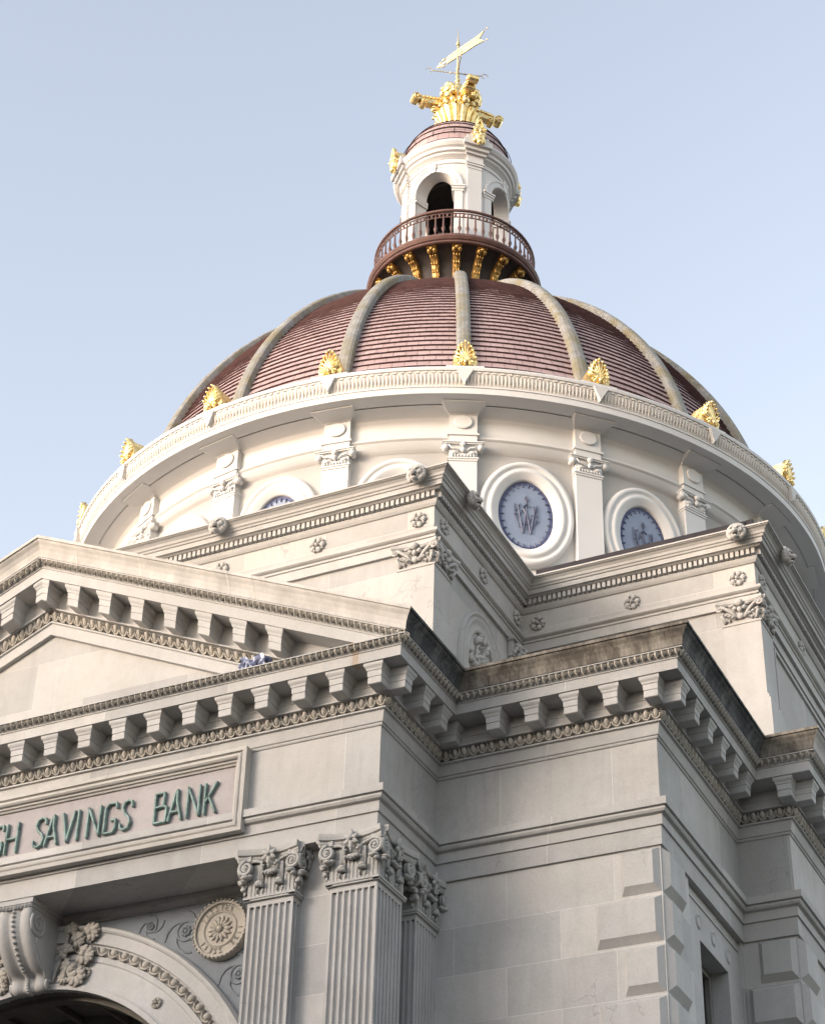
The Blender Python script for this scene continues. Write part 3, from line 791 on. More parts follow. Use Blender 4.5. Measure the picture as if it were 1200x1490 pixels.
TXT = [('B', -2.755, -2.605), ('A', -2.57, -2.41), ('N', -2.335, -2.185), ('K', -2.115, -1.975),
       ('S', -4.36, -4.21), ('A', -4.20, -4.04), ('V', -3.985, -3.825), ('I', -3.80, -3.74), ('N', -3.64, -3.48), ('G', -3.41, -3.265), ('S', -3.20, -3.06),
       ('S', -4.945, -4.80), ('H', -4.745, -4.595)]
# the photograph shows the end of the word; the part out of frame is set evenly
TXT = [t for t in TXT if not (t[0] == 'S' and t[1] < -4.9)] + [('G', -4.945, -4.80)]
step = (-4.99+7.10)/11
for i, ch in enumerate('WILLIAMSBUR'):
    TXT.append((ch, -7.10+step*i, -7.10+step*i+.14))
sign = bpy.data.objects.new('bronze_lettering', None); COL.objects.link(sign); sign.location = (CX, -.012, 11.32)
tag(sign, 'green bronze raised letters reading SAVINGS BANK on the framed stone panel over the arch', 'sign')
def strokes(ch, w):
    out = []
    for st in GL[ch]:
        cur = [st[0]]
        for i in range(1, len(st)):
            cur.append(st[i])
            if i < len(st)-1:
                d0 = Vector(((st[i][0]-st[i-1][0])*w, (st[i][1]-st[i-1][1])*.36)); d1 = Vector(((st[i+1][0]-st[i][0])*w, (st[i+1][1]-st[i][1])*.36))
                if d0.angle(d1) > .9: out.append(cur); cur = [st[i]]
        out.append(cur)
    return out
for ch, a, b in TXT:
    mb = MB()
    for st in strokes(ch, b-a):
        mb.add(tube([(x_*(b-a), 0, z_*.36) for x_, z_ in st], .0176, 6), lambda x, y, z: (x, y*1.5-.022, z), 0, False)
        for x_, z_ in st: mb.add(ell((x_*(b-a), -.022, z_*.36), (.0172, .026, .0172), 6, 4))
    mb.build('letter', m_patina, sign, (a-CX, -.001, .006))

# ------------------------------------------------------------------ pediment
SL = .452
def zr(o, z, x): return 13+(z-13)*1.15 + SL*(.617-x)
def rk_sheet(prof, xend, mat, name, parent, smooth=False):
    """raking mouldings, right half and its mirror"""
    mb = MB()
    for sg in (1, -1):
        X = (lambda x: x) if sg == 1 else mx
        rs = []
        for o, z in prof:
            xe = xend(o, z); rs.append([(X(CX), -o, zr(o, z, CX)), (X(xe), -o, zr(o, z, xe))])
        mb.add(rings(rs, False, False, False), None, 0, smooth)
    return mb.build(name, mat, parent)
def xcl(o, z):  # stop where the member sinks into the level cornice
    return min(.32, .617 - (12.69-(13+(z-13)*1.15))/SL)
ped = rk_sheet([(-.03, 12.018), (.06, 12.02), (.062, 12.15), (.086, 12.158), (.086, 12.176), (.040, 12.183), (.075, 12.298), (.149, 12.302), (.149, 12.318), (.10, 12.322), (.10, 12.556), (.411, 12.5545), (.411, 12.565), (.418, 12.672), (.43, 12.675), (.43, 12.685), (.420, 12.692), (.462, 12.755), (.504, 12.758), (.504, 12.77)], xcl, m_stone, 'raking_cornice', bank)
rk_sheet([(o, z) for o, z in CYP[:-1]] + [(-1.0, 13.03), (-3.2, 13.04)], lambda o, z: max(o, -.617), m_lightcyma, 'raking_crown_moulding', bank)
def rmap(X): return lambda x, o, z: (X(x), -o, zr(o, z, x))
eg = MB(); le = MB()
for sg in (1, -1):
    X = (lambda x: x) if sg == 1 else mx
    k = 0
    while True:
        x = CX+.058+.1154*k; k += 1
        if x > -1.35: break
        eg.add(eu, lambda s, o, z, x=x: (X(x+s), -(o+.062+.05*z/.12), zr(0, 12.178+z, x+s)), 0, True)
    k = 0
    while True:
        x = CX+.038+.0769*k; k += 1
        if x > .50: break
        le.add(lu, lambda s, o, z, x=x: (X(x+s), -(o+.432+.05*z/.08), zr(0, 12.686+z, x+s)))
eg.build('egg_and_dart_moulding', m_carve, ped); le.build('leaf_moulding', m_carve, ped)
def rmod(x, apex=False):
    mb = MB(); secs = [(12.312, .074, .335), (12.318, .080, .345), (12.385, .081, .350), (12.388, .076, .343), (12.396, .076, .343), (12.399, .083, .352), (12.462, .085, .357), (12.47, .092, .366), (12.492, .098, .372), (12.512, .112, .388), (12.527, .117, .394), (12.5565, .117, .394)]
    rs = []
    for z, h, d in secs:
        def q(s, y):
            xs = x+s; a = CX+abs(xs-CX); return (xs, -y, zr(0, z, a))
        rs.append([q(-h, .09), q(0, .09), q(h, .09), q(h, d), q(0, d), q(-h, d)])
    mb.add(rings(rs)); return mb.build('modillion', m_stone, ped)
for k in range(-7, 8): rmod(CX+.478*k)
ty = MB(); zt = lambda x: zr(0, 12.04, x)
xr = CX + (zt(CX)-12.80)/SL
ty.add(([(mx(xr), 0, 12.80), (xr, 0, 12.80), (CX, 0, zt(CX))], [(0, 1, 2)]))
ty.build('tympanum', m_tymp, bank)
# weathered mortar joints across the raking crown moulding
jm = MB()
for x in (-3.96, -3.0, -1.75, -1.42):
    rs = []
    for o, z in CYP[1:10]: rs.append([(x-.011, -o-.004, zr(o, z, x-.011)), (x+.011, -o-.004, zr(o, z, x+.011))])
    jm.add(rings(rs, False, False, False))
jm.build('mortar_joint', simple('pale_mortar', (.50, .47, .43), .2, 12, .95), ped)

# ------------------------------------------------------------------ attic storey
A1Y, A1X, A2Y, A2X = 1.199, .002, 3.945, 3.194
AR = [(A1X, A1Y), (A1X, A2Y), (A2X, A2Y), (A2X, 19.2)]
AP = [(mx(x), y) for x, y in AR][::-1] + AR
NA = len(AP)
at = MB(); v, f, m = sweep([(-.03, 12.5), (-.03, 14.80)], AP); at.add((v, f))
atto = at.build('attic_wall', m_atticwall, bank, (0, 0, .27))
aa = MB(); v, f, m = sweep([(-.2, 14.80), (.012, 14.80), (.012, 14.93), (.03, 14.935), (.03, 14.965), (.055, 14.975), (.075, 14.99), (.075, 15.028), (0, 15.04)], AP); aa.add((v, f)); aa.build('attic_architrave', m_attic, atto)
af = MB(); v, f, m = sweep([(0, 15.0395), (0, 15.395)], AP); af.add((v, f)); afo = af.build('attic_frieze', m_atticw, atto)
ac = MB(); v, f, m = sweep([(0, 15.394), (.02, 15.40), (.045, 15.43), (.06, 15.46), (.06, 15.472), (.05, 15.475), (.05, 15.56), (.115, 15.565), (.14, 15.582), (.17, 15.584), (.17, 15.60), (.178, 15.645), (.195, 15.65), (.205, 15.672), (.222, 15.68), (.235, 15.71), (.265, 15.735), (.295, 15.745), (.295, 15.752), (.313, 15.754), (.313, 15.775), (.2, 15.79), (-.5, 15.86)], AP); ac.add((v, f))
aco = ac.build('attic_cornice', m_attic, atto)
dn = MB()
for j in range(NA):
    if j in (3+0,) or True:
        p0, p1 = AP[j], AP[(j+1) % NA]
        if j == 7: continue
        L, fn = segmap(p0, p1); e = ext(AP, j, .06); nn = round((L+e[0]+e[1])/.069); st = (L+e[0]+e[1])/nn
        if L > 10 and j != 3:
            nn = int(8/st) if j > 3 else 0
        for i in range(nn):
            s0 = -e[0]+st*(i+.5); dn.add(box(-.0215, .0215, .045, .108, 15.482, 15.5595), shift(fn, s0))
dn.build('dentil_row', m_attic, aco)
ar = MB(); rp = offs(AP, -.4, True); ar.add(([(x, y, 15.852) for x, y in rp], [tuple(range(NA))])); ar.build('attic_roof', m_roof, atto)
# black felt edge on the main block's attic roof
fb_ = MB(); fb_.add(box(A1X+.33, A2X+.0, A2Y-.285, A2Y-.10, 15.776, 15.865)); fb_.add(box(A2X+.005, A2X+.10, A2Y-.27, A2Y-.10, 15.80, 15.880))
fb_.build('roofing_felt', m_membrane, aco)
# corner pilasters with capitals
def corner_pilaster(xc, yc, mirror=False):
    X = (lambda x: x) if not mirror else mx
    mb = MB(); sgn = -1 if not mirror else 1
    def bx(w, p, z0, z1):
        xs = sorted((X(xc-w), X(xc+p))); mb.add(box(xs[0], xs[1], yc-p, yc+w, z0, z1))
    bx(.455, .028, 13.46, 14.52); bx(.475, .055, 13.395, 13.46); bx(.495, .078, 12.5, 13.395); bx(.465, .04, 14.52, 14.545)
    o = mb.build('attic_pilaster', m_attic, atto)
    cb = MB()
    fns = (lambda s, o_, z: (X(xc-.215+s), yc-o_, z), lambda s, o_, z: (X(xc+o_), yc+.215+s, z))
    for fn in fns:
        S = lambda vf, sm=True: cb.add(vf, fn, 0, sm)
        S(box(-.235, .235, -.02, .035, 14.545, 14.80), False)
        rs = []
        for q in range(13):
            t = -1+2*q/12; o_ = .045+.06*abs(t)**2; s = .30*t
            rs.append([(s, -.02, 14.80), (s, o_, 14.80), (s, o_+.02, 14.82), (s, o_+.02, 14.855), (s, -.02, 14.855)])
        S(rings(rs), False)
        for sg in (-1, 1):
            c = (sg*.255, .085, 14.765)
            S(tube([(c[0]+sg*.05*(1-t/20)*cos(pi/2-t*.55), c[1], c[2]+.05*(1-t/20)*sin(pi/2-t*.55)) for t in range(18)], .016, 5)); S(ell(c, (.025, .03, .025), 7, 5))
            S(tube([(sg*.04, .05, 14.60), (sg*.11, .06, 14.70), (sg*.19, .08, 14.76), (sg*.245, .09, 14.79)], [.02, .026, .026, .018], 5))
            for q in range(4):
                S(ell((sg*(.22-.045*q), .06+.01*q, 14.685-.028*q), (.032, .035, .018), 7, 4)); S(ell((sg*(.235-.03*q), .05, 14.64-.018*q), (.02, .03, .028), 6, 4))
            S(tube([(sg*.20, .045, 14.56), (sg*.215, .06, 14.62), (sg*.24, .085, 14.665)], [.028, .022, .02], 5))
            S(ell((sg*.06, .075, 14.735), (.035, .035, .03), 7, 5)); S(ell((sg*.10, .06, 14.79), (.05, .03, .022), 7, 5))
        S(ell((0, .10, 14.80), (.055, .04, .05), 9, 6)); S(ell((0, .08, 14.71), (.035, .035, .04), 8, 5)); S(ell((0, .06, 14.625), (.05, .03, .045), 8, 5))
    cb.build('capital', m_attic, o)
corner_pilaster(A1X, A1Y); corner_pilaster(A1X, A1Y, True); corner_pilaster(A2X, A2Y); 
# half capital where the two wings meet
hc = MB()
hc.add(box(A1X-.02, A1X+.03, A2Y-.40, A2Y-.03, 13.4, 14.55)); hc.add(box(A1X-.02, A1X+.05, A2Y-.42, A2Y-.03, 14.55, 14.80))
for q in range(14):
    hc.add(ell((A1X+.06+.02*(q % 3), A2Y-.40+.026*q, 14.60+.05*((q*5) % 4)), (.035, .035, .035), 7, 5), None, 0, True)
hc.add(box(A1X-.02, A1X+.09, A2Y-.45, A2Y-.02, 14.775, 14.80))
hc.build('attic_pilaster', m_attic, atto)
# flowers along the attic frieze
rz_ = {'f': 0.0, 'r': pi/2}
base_ros = None
def put_ros(x, y, z, rz):
    global base_ros
    if base_ros is None: base_ros = rosette_mesh(.115, .085, 5).build('rosette', m_attic, afo, (x, y, z), rz)
    else: dup(base_ros, afo, (x, y, z), rz)
for x in (-.207, -1.60, -2.99, -4.38, -5.77): put_ros(x, A1Y, 15.235, 0)
for y in (1.472, 2.66, 3.76): put_ros(A1X, y, 15.25, pi/2)
for x in (2.966, 1.55, .237): put_ros(x, A2Y, 15.215, 0)
for y in (4.21, 5.96, 7.5): put_ros(A2X, y, 15.25, pi/2)
# lion masks on the attic crown moulding
def lion_mesh(k=.86):
    mb = MB(); rnd = random.Random(2)
    mb.add(ell((0, -.07, 0), (.115, .10, .12), 12, 8), None, 0, True)
    for q in range(15):
        a = -pi*.28 + 2*pi*.78*q/14 - .12
        mb.add(ell((cos(a)*.115, -.05-rnd.random()*.02, sin(a)*.115+.012), (.045, .05, .045), 7, 5), None, 0, True)
        mb.add(ell((cos(a+.2)*.085, -.11, sin(a+.2)*.085+.02), (.032, .035, .032), 6, 4), None, 0, True)
    mb.add(ell((0, -.16, -.02), (.052, .06, .04), 9, 6), None, 0, True)           # muzzle
    mb.add(ell((0, -.165, .012), (.030, .045, .022), 8, 5), None, 0, True)        # nose
    mb.add(ell((0, -.13, -.10), (.045, .05, .025), 8, 5), None, 0, True)          # jaw
    for s in (-1, 1):
        mb.add(ell((s*.048, -.145, .055), (.036, .03, .018), 7, 5), None, 0, True)  # brow
        mb.add(ell((s*.062, -.135, -.025), (.034, .035, .030), 7, 5), None, 0, True)
    mb.v = [(x*k, y*k, z*k) for x, y, z in mb.v]
    return mb
lm = lion_mesh(); d_ = MB()
lion0 = lm.build('lion_mask', m_attic, aco, (-.11, A1Y-.25, 15.70))
dk = MB(); dk.add(ell((0, -.135, -.068), (.040, .05, .018), 8, 5), None, 0, True)
for s in (-1, 1): dk.add(ell((s*.042, -.155, .028), (.016, .022, .011), 6, 4), None, 0, True)
dk.v = [(x*.86, y*.86, z*.86) for x, y, z in dk.v]
dk.build('mouth', simple('near_black_fill', (.03, .027, .024), .2, 8, .9), lion0)  # near-black ellipsoids at the mouth opening and the eyes
for x in (-2.91, -5.70, -8.3): dup(lion0, aco, (x, A1Y-.25, 15.70))
dup(lion0, aco, (A1X+.25, 1.68, 15.70), pi/2)
dup(lion0, aco, (3.08, A2Y-.25, 15.70)); dup(lion0, aco, (A2X+.25, 4.43, 15.70), pi/2)
dup(lion0, aco, (A2X+.25, 7.3, 15.70), pi/2)
# oval wreathed panel on the return of the front wing; sunk panels on the side
ov = MB()
def oval_ring(fn, a, b, prof, n=48):
    rs = [[fn((a+r)*cos(2*pi*j/n), o, (b+r)*sin(2*pi*j/n)) for j in range(n)] for r, o in prof]
    return rings(rs, True, False, False)
fo = lambda s, o, z: (A1X-.03+o, 2.66+s, 13.74+z)
ov.add(oval_ring(fo, .43, .64, [(-.02, 0), (-.02, .03), (.02, .05), (.05, .03), (.06, .02), (.11, .03), (.15, .06), (.165, .06), (.175, .025), (.20, .025), (.215, .06), (.24, .06), (.25, 0)]), None, 0, True)
rnd = random.Random(9)
for q in range(110):
    a = rnd.random()*2*pi; r = sqrt(rnd.random())*.95
    ov.add(ell((A1X-.01, 2.66+.40*r*cos(a), 13.74+.62*r*sin(a)), (.055, .025+.03*rnd.random(), .025+.03*rnd.random()), 6, 4), None, 0, True)
for k in range(6):
    pts = [(A1X+.0, 2.66+(.06+.012*t)*cos(t*.5+k), 13.45+.12*k+(.06+.012*t)*sin(t*.5+k)) for t in range(16)]; ov.add(tube(pts, .016, 4))
ov.build('oval_panel', m_attic, atto)
pp = MB()
for y0, y1 in ((4.46, 7.0), (7.6, 10.2)):
    rs = [[(A2X-.03+o, y0+i, 13.1+i), (A2X-.03+o, y1-i, 13.1+i), (A2X-.03+o, y1-i, 14.62-i), (A2X-.03+o, y0+i, 14.62-i)] for i, o in ((0, 0), (0, .03), (.05, .035), (.055, .012), (.12, .012), (.125, .03), (.16, .03), (.165, .0))]
    pp.add(rings(rs, True, False, False))
pp.build('wall_panel', m_attic, atto)

# ------------------------------------------------------------------ drum
PH = 26.65; NB = 20
AZ = [radians(PH + 18*k) for k in range(NB)]
def seen(az, lim=112):           # bays turned toward the street corner
    d = (math.degrees(az) - 25.0 + 180) % 360 - 180
    return abs(d) < lim
RW = 6.25
def cyl(s, o, z): a = s/6.3; return ((6.3+o)*sin(a), -(6.3+o)*cos(a), z)
dr = MB()
dr.add(lathe([(6.42, 15.7), (6.42, 16.6), (6.36, 16.66), (RW, 16.70), (RW, 20.175), (6.325, 20.18), (6.325, 20.345), (6.335, 20.35), (6.35, 20.365), (6.365, 20.37), (6.365, 20.405), (6.30, 20.415), (6.30, 20.76), (6.32, 20.765), (6.32, 20.78), (6.36, 20.80), (6.47, 20.825), (6.59, 20.842)], 160), None, 0, True)
drum = dr.build('drum_wall', m_cream, bank, AX)
gp = MB(); gp.add(lathe([(6.59, 20.842), (6.565, 20.844), (6.565, 20.856), (6.60, 20.858)], 160), None, 0, True)
gp.build('cornice_shadow_line', m_shadowline, drum, (0, 0, 0))  # strip coloured as the shadow where wall meets soffit
drc = MB()
drc.add(lathe([(6.59, 20.857), (6.62, 20.852), (6.84, 20.868), (6.855, 20.872), (6.865, 20.975), (6.88, 20.98), (6.88, 21.0), (6.845, 21.005)], 200))
drc.add(lathe([(6.925, 21.255), (6.95, 21.26), (6.96, 21.30), (6.955, 21.325), (6.93, 21.335), (6.10, 21.41)], 200))
dco = drc.build('drum_cornice', m_cream, bank, AX)
orn = MB(); orn.add(lathe([(6.845, 21.0045), (6.855, 21.02), (6.87, 21.08), (6.895, 21.17), (6.925, 21.225), (6.925, 21.256)], 200), None, 0, True)
for i in range(720):
    a = 2*pi*i/720
    if not seen(a, 120): continue
    orn.add(leaf_unit(.058, .20, .013), lambda s, o, z, a=a: ((6.852+.078*z/.21+o)*sin(a+s/6.85), -(6.852+.078*z/.21+o)*cos(a+s/6.85), 21.018+z*.97))
    if i % 2: orn.add(box(-.028, .028, 0, .02, 0, .03), lambda s, o, z, a=a: ((6.918+o)*sin(a+s/6.85), -(6.918+o)*cos(a+s/6.85), 21.218+z))
orn.build('leaf_band', m_grease, dco)

# one drum pilaster
def cbox(s0, s1, r0, r1, z0, z1): return box(s0, s1, -(r1-6.3), -(r0-6.3), z0, z1)
def cadd(mb, vf, smooth=False): mb.add(vf, lambda s, y, z: cyl(s, -y, z), 0, smooth)
mb = MB()
cadd(mb, cbox(-.215, .215, 6.2, 6.40, 16.3, 19.90)); cadd(mb, cbox(-.25, .25, 6.2, 6.44, 16.1, 16.7))
cadd(mb, cbox(-.215, .215, 6.2, 6.405, 20.24, 20.395))
cadd(mb, cbox(-.245, .245, 6.2, 6.43, 20.396, 20.43))
cadd(mb, cbox(-.215, .215, 6.2, 6.41, 20.431, 20.80))
rs = [[cyl(s, o, z) for s, o in ((-w, -.1), (w, -.1), (w, p), (-w, p))] for z, w, p in ((20.79, .215, .112), (20.793, .23, .13), (20.805, .23, .13), (20.815, .25, .18), (20.832, .30, .36), (20.838, .322, .42), (20.851, .325, .42))]
mb.add(rings(rs))
rs = [[cyl(.145*cos(2*pi*j/24)*k, .112+d, 20.645+.128*sin(2*pi*j/24)*k) for j in range(24)] for k, d in ((1, 0), (1, .022), (.9, .03))]
mb.add(rings(rs, True, False, True))
p0 = mb.build('pilaster', m_cream, drum, (0, 0, 0), AZ[0])
g_ = MB(); cadd(g_, cbox(-.322, .322, 6.2, 6.705, 20.8515, 20.8575)); g_.build('cornice_shadow_line', m_shadowline, p0)
cm = MB()
cadd(cm, cbox(-.225, .225, 6.2, 6.415, 19.90, 19.935)); cadd(cm, cbox(-.24, .24, 6.2, 6.43, 19.9355, 19.96))
cadd(cm, cbox(-.215, .215, 6.2, 6.41, 19.961, 20.20)); cadd(cm, cbox(-.30, .30, 6.2, 6.455, 20.20, 20.222)); cadd(cm, cbox(-.315, .315, 6.2, 6.475, 20.2225, 20.24))
for sg in (-1, 1):
    c = (sg*.265, -.11, 20.145)
    cadd(cm, tube([(c[0]+sg*.055*(1-t/22)*cos(pi/2-t*.55), c[1], c[2]+.055*(1-t/22)*sin(pi/2-t*.55)) for t in range(19)], .018, 5), True)
    cadd(cm, tube([(c[0], -.02, c[2]), (c[0], -.15, c[2])], .05, 10), True)
    cadd(cm, tube([(sg*.05, -.12, 20.06), (sg*.10, -.14, 20.12), (sg*.17, -.14, 20.12), (sg*.22, -.14, 20.18)], .016, 5), True)
    cadd(cm, ell((sg*.14, -.125, 20.04), (.06, .03, .03), 8, 5), True)
    for q in range(4): cadd(cm, ell((sg*(.03+.045*q), -.12, 19.99), (.018, .025, .03), 6, 4), True)
cadd(cm, ell((0, -.16, 20.18), (.05, .04, .05), 8, 5), True); cadd(cm, ell((0, -.14, 20.09), (.035, .04, .05), 8, 5), True)
cm.build('capital', m_cream, p0)
for k in range(1, NB):
    if seen(AZ[k]): dup(p0, drum, None, AZ[k])

# oval window
mb = MB(); a_, b_ = .435, .635
prof = [(.335, -.07), (.335, .02), (.32, .055), (.29, .075), (.255, .078), (.235, .062), (.225, .045), (.19, .045), (.18, .062), (.15, .078), (.11, .072), (.095, .055), (.06, .05), (.05, .035), (.02, .03), (.0, -.0), (.0, -.055)]
zc = 19.05
rs = [[cyl((a_+r*.96)*cos(2*pi*j/56), o, zc+(b_+r)*sin(2*pi*j/56)) for j in range(56)] for r, o in prof]
mb.add(rings(rs, True, False, False), None, 0, True)
w0 = mb.build('oval_window', m_cream, drum, (0, 0, 0), AZ[0]+radians(9))
g = MB(); g.add(rings([[cyl(a_*.86*cos(2*pi*j/56), -.036, zc+b_*.90*sin(2*pi*j/56)) for j in range(56)]], cap0=False)); 
g.build('pane', m_glass, w0)
g = MB(); g.add(rings([[cyl(a_*k*cos(2*pi*j/56), o, zc+b_*k2*sin(2*pi*j/56)) for j in range(56)] for k, k2, o in ((1.01, 1.01, -.034), (.86, .90, -.034))], True, False, False)); g.build('glass_border', m_glassedge, w0)
g = MB()
def gst(pts, r=.0075):
    for p, q in zip(pts[:-1], pts[1:]): g.add(tube([cyl(s*a_, -.026, zc+z*b_) for s, z in (p, q)], r, 4))
for q in range(26):
    a = 2*pi*q/26; gst([(.80*cos(a), .84*sin(a)), (.92*cos(a), .94*sin(a))], .013)
k_ = .42
gst([(-.42, .34), (-.40, -.05), (-.26, -.36)]); gst([(.40, .34), (.40, -.02), (.26, -.36)])           # shield sides
gst([(-.30, .30), (-.12, -.52), (.02, .10), (.16, -.52), (.34, .26)], .014)                            # W
gst([(.02, .52), (.02, -.42)]); gst([(.16, .26), (.02, .34), (-.12, .22), (.0, .06), (.16, -.08), (.08, -.26), (-.14, -.24)], .013)  # S
gst([(-.44, .02), (-.18, .02)]); gst([(.18, .02), (.44, .02)]); gst([(.28, .3), (.28, -.3)]); gst([(.28, .3), (.42, .2), (.28, .04), (.44, -.12), (.28, -.28)])
gst([(.02, .36), (-.05, .48), (.02, .58), (.09, .48), (.02, .36)])
gst([(-.36, .12), (-.20, .34)]); gst([(-.30, -.1), (-.12, .16)])
g.build('leaded_monogram', m_lead, w0)
for k in range(1, NB):
    a = AZ[k]+radians(9)
    if seen(a): dup(w0, drum, None, a)

# ------------------------------------------------------------------ dome
ZB, RB, HB = 21.36, 6.27, 6.59
def rdome(z): t = max(0, min(.9999, (z-ZB)/HB)); return RB*(1-t**1.6)**.6
# arc-length table
tab = []; L_ = 0; pz, pr_ = ZB, rdome(ZB)
for i in range(1, 2001):
    z = ZB + HB*.985*i/2000; r = rdome(z); L_ += math.hypot(z-pz, r-pr_); tab.append((L_, r, z)); pz, pr_ = z, r
tab.insert(0, (0, RB, ZB))
def at_arc(s):
    lo, hi = 0, len(tab)-1
    while hi-lo > 1:
        m_ = (lo+hi)//2
        if tab[m_][0] < s: lo = m_
        else: hi = m_
    q = (s-tab[lo][0])/max(1e-9, tab[hi][0]-tab[lo][0])
    return tab[lo][1]*(1-q)+tab[hi][1]*q, tab[lo][2]*(1-q)+tab[hi][2]*q
CO = .148; NC = int(L_*.97/CO); NA_ = 240
dm = MB(); rnd = random.Random(11)
for c in range(NC):
    (r0, z0), (r1, z1) = at_arc(c*CO), at_arc((c+1)*CO)
    l = math.hypot(r1-r0, z1-z0); nr, nz = (z1-z0)/l, (r0-r1)/l
    for j in range(NA_):
        b0, b1 = 2*pi*j/NA_, 2*pi*(j+1)/NA_
        if not seen((b0+b1)/2, 125): continue
        h = .005 + .033*nr + rnd.uniform(-.003, .004)
        def P(r, z, b): return (r*sin(b), -r*cos(b), z)
        q = [P(r0+nr*h, z0+nz*h, b0), P(r0+nr*h, z0+nz*h, b1), P(r1+nr*.004, z1+nz*.004, b1), P(r1+nr*.004, z1+nz*.004, b0)]
        rr_, zz_ = r0+(r1-r0)*.05-nr*.01, z0+(z1-z0)*.05-nz*.01
        low = [P(rr_, zz_, b0), P(rr_, zz_, b1)]
        u0, u1 = j*.8, (j+1)*.8
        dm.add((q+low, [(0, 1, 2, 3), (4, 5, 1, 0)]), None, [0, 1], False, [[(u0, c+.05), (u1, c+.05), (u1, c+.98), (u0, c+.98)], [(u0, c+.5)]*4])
dm.add(lathe([(r-.05, z) for s, r, z in tab[::80]], 120))
dome = dm.build('dome', [m_tile, m_tileshade], bank, AX)
rb = MB(); rs = []
for i in range(49):
    s = L_*.965*i/48; r, z = at_arc(s); r2, z2 = at_arc(min(s+.02, L_*.985)); l = math.hypot(r2-r, z2-z) or 1; nr, nz = (z2-z)/l, (r-r2)/l
    w = .122 - .018*(s/L_); prf = [(-w, -.06), (-w, .085), (-w*.93, .125), (-w*.6, .15), (0, .16), (w*.6, .15), (w*.93, .125), (w, .085), (w, -.06)]
    if i == 0: prf = [(a_x, min(h_, .155)) for a_x, h_ in prf]
    rs.append([(x, -(r+nr*h), z+nz*h) for x, h in prf])
rb.add(rings(rs, False, True, True), None, 0, False)
rib0 = rb.build('rib', m_rib, dome, (0, 0, 0), AZ[0])
for k in range(1, NB):
    if seen(AZ[k], 125): dup(rib0, dome, None, AZ[k])

# gilded palmettes on the cornice, each above a little pendant
pm = MB(); R_ = 6.98
def pal(mb, W_, H_, y, dep, sx=1.0, sz=1.0):
    v0 = len(mb.v)
    for q in range(9):
        a = radians(-64+16*q); l = H_*(.92-.24*abs(q-4)/4); c0 = (0, H_*.16)
        R = Matrix.Rotation(-(pi/2-a), 3, 'Y')
        mb.add(ell((c0[0]+sin(a)*l*.52*W_, y-.01, c0[1]+cos(a)*l*.52), (l*.48, dep*.34, .048), 8, 5, R), None, 0, True)
        mb.add(ell((c0[0]+sin(a)*l*.86*W_, y-.045, c0[1]+cos(a)*l*.88), (.044, dep*.30, .044), 7, 4), None, 0, True)
    for sg in (-1, 1):
        for cx_, cz_, r_ in ((.17, .10, .085), (.09, .20, .055)):
            mb.add(tube([(sg*(cx_+r_*(1-t/20)*cos(t*.55)), y-.05, cz_+r_*(1-t/20)*sin(t*.55)) for t in range(18)], .024, 5), None, 0, True)
            mb.add(ell((sg*cx_, y-.06, cz_), (.03, .03, .03), 7, 5), None, 0, True)
    mb.add(ell((0, y-.05, H_*.16), (.06, .06, .09), 8, 6), None, 0, True)
    for v_ in range(v0, len(mb.v)): mb.v[v_] = (mb.v[v_][0]*sx, mb.v[v_][1], mb.v[v_][2]*sz)
mb = MB(); pal(mb, .64, .80, 0, .18, .50, .64)
for k, (z0, z1, w) in enumerate(((0, .06, .25), (.065, .12, .22), (.125, .19, .23), (.195, .26, .22), (.265, .33, .20), (.335, .40, .18), (.405, .47, .15), (.475, .54, .11))):
    mb.add(box(-w*.84, w*.84, .0, .30-.02*(k % 2), z0*.8, z1*.8))
for v_ in range(len(mb.v)): x_, y_, z_ = mb.v[v_]; mb.v[v_] = (x_, y_-R_+.10, z_+21.36)
ant = mb.build('palmette', m_gold, dco, (0, 0, 0), AZ[0])
mb = MB(); mb.add(([(-.125, -6.985, 21.257), (.125, -6.985, 21.257), (0, -6.945, 21.03), (-.125, -6.84, 21.257), (.125, -6.84, 21.257), (0, -6.84, 21.03)], [(0, 2, 1), (0, 3, 5, 2), (1, 2, 5, 4), (0, 1, 4, 3)]))
mb.add(box(-.30, .30, -6.92, -6.40, 21.32, 21.375))
pend = mb.build('pendant', m_cream, dco, (0, 0, 0), AZ[0])
for k in range(1, NB):
    if seen(AZ[k], 120): dup(ant, dco, None, AZ[k]); dup(pend, dco, None, AZ[k])

# ------------------------------------------------------------------ balcony round the lantern
bl = MB()
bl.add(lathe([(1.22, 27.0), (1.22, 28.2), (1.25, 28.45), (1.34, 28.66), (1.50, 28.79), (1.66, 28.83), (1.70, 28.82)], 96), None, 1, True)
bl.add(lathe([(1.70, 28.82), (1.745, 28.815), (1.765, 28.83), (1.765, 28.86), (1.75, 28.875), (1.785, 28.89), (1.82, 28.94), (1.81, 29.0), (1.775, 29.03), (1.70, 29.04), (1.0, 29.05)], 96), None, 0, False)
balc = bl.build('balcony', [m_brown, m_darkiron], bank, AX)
RR = 1.655
rl = MB()
def ring(r, z, t, k=6): return tube([(r*sin(2*pi*j/72), -r*cos(2*pi*j/72), z) for j in range(72)], t, k, True)
rl.add(ring(RR, 29.77, .032, 8), None, 0, True); rl.add(ring(RR, 29.69, .014), None, 0, True); rl.add(ring(RR, 29.59, .014), None, 0, True); rl.add(ring(RR, 29.11, .018), None, 0, True)
for i in range(64):
    a = 2*pi*(i+.5)/64; c = (RR*sin(a), -RR*cos(a), 29.64); rl.add(ell(c, (.028, .028, .042), 6, 4), None, 0, True)
rl.build('railing', m_brown, balc)
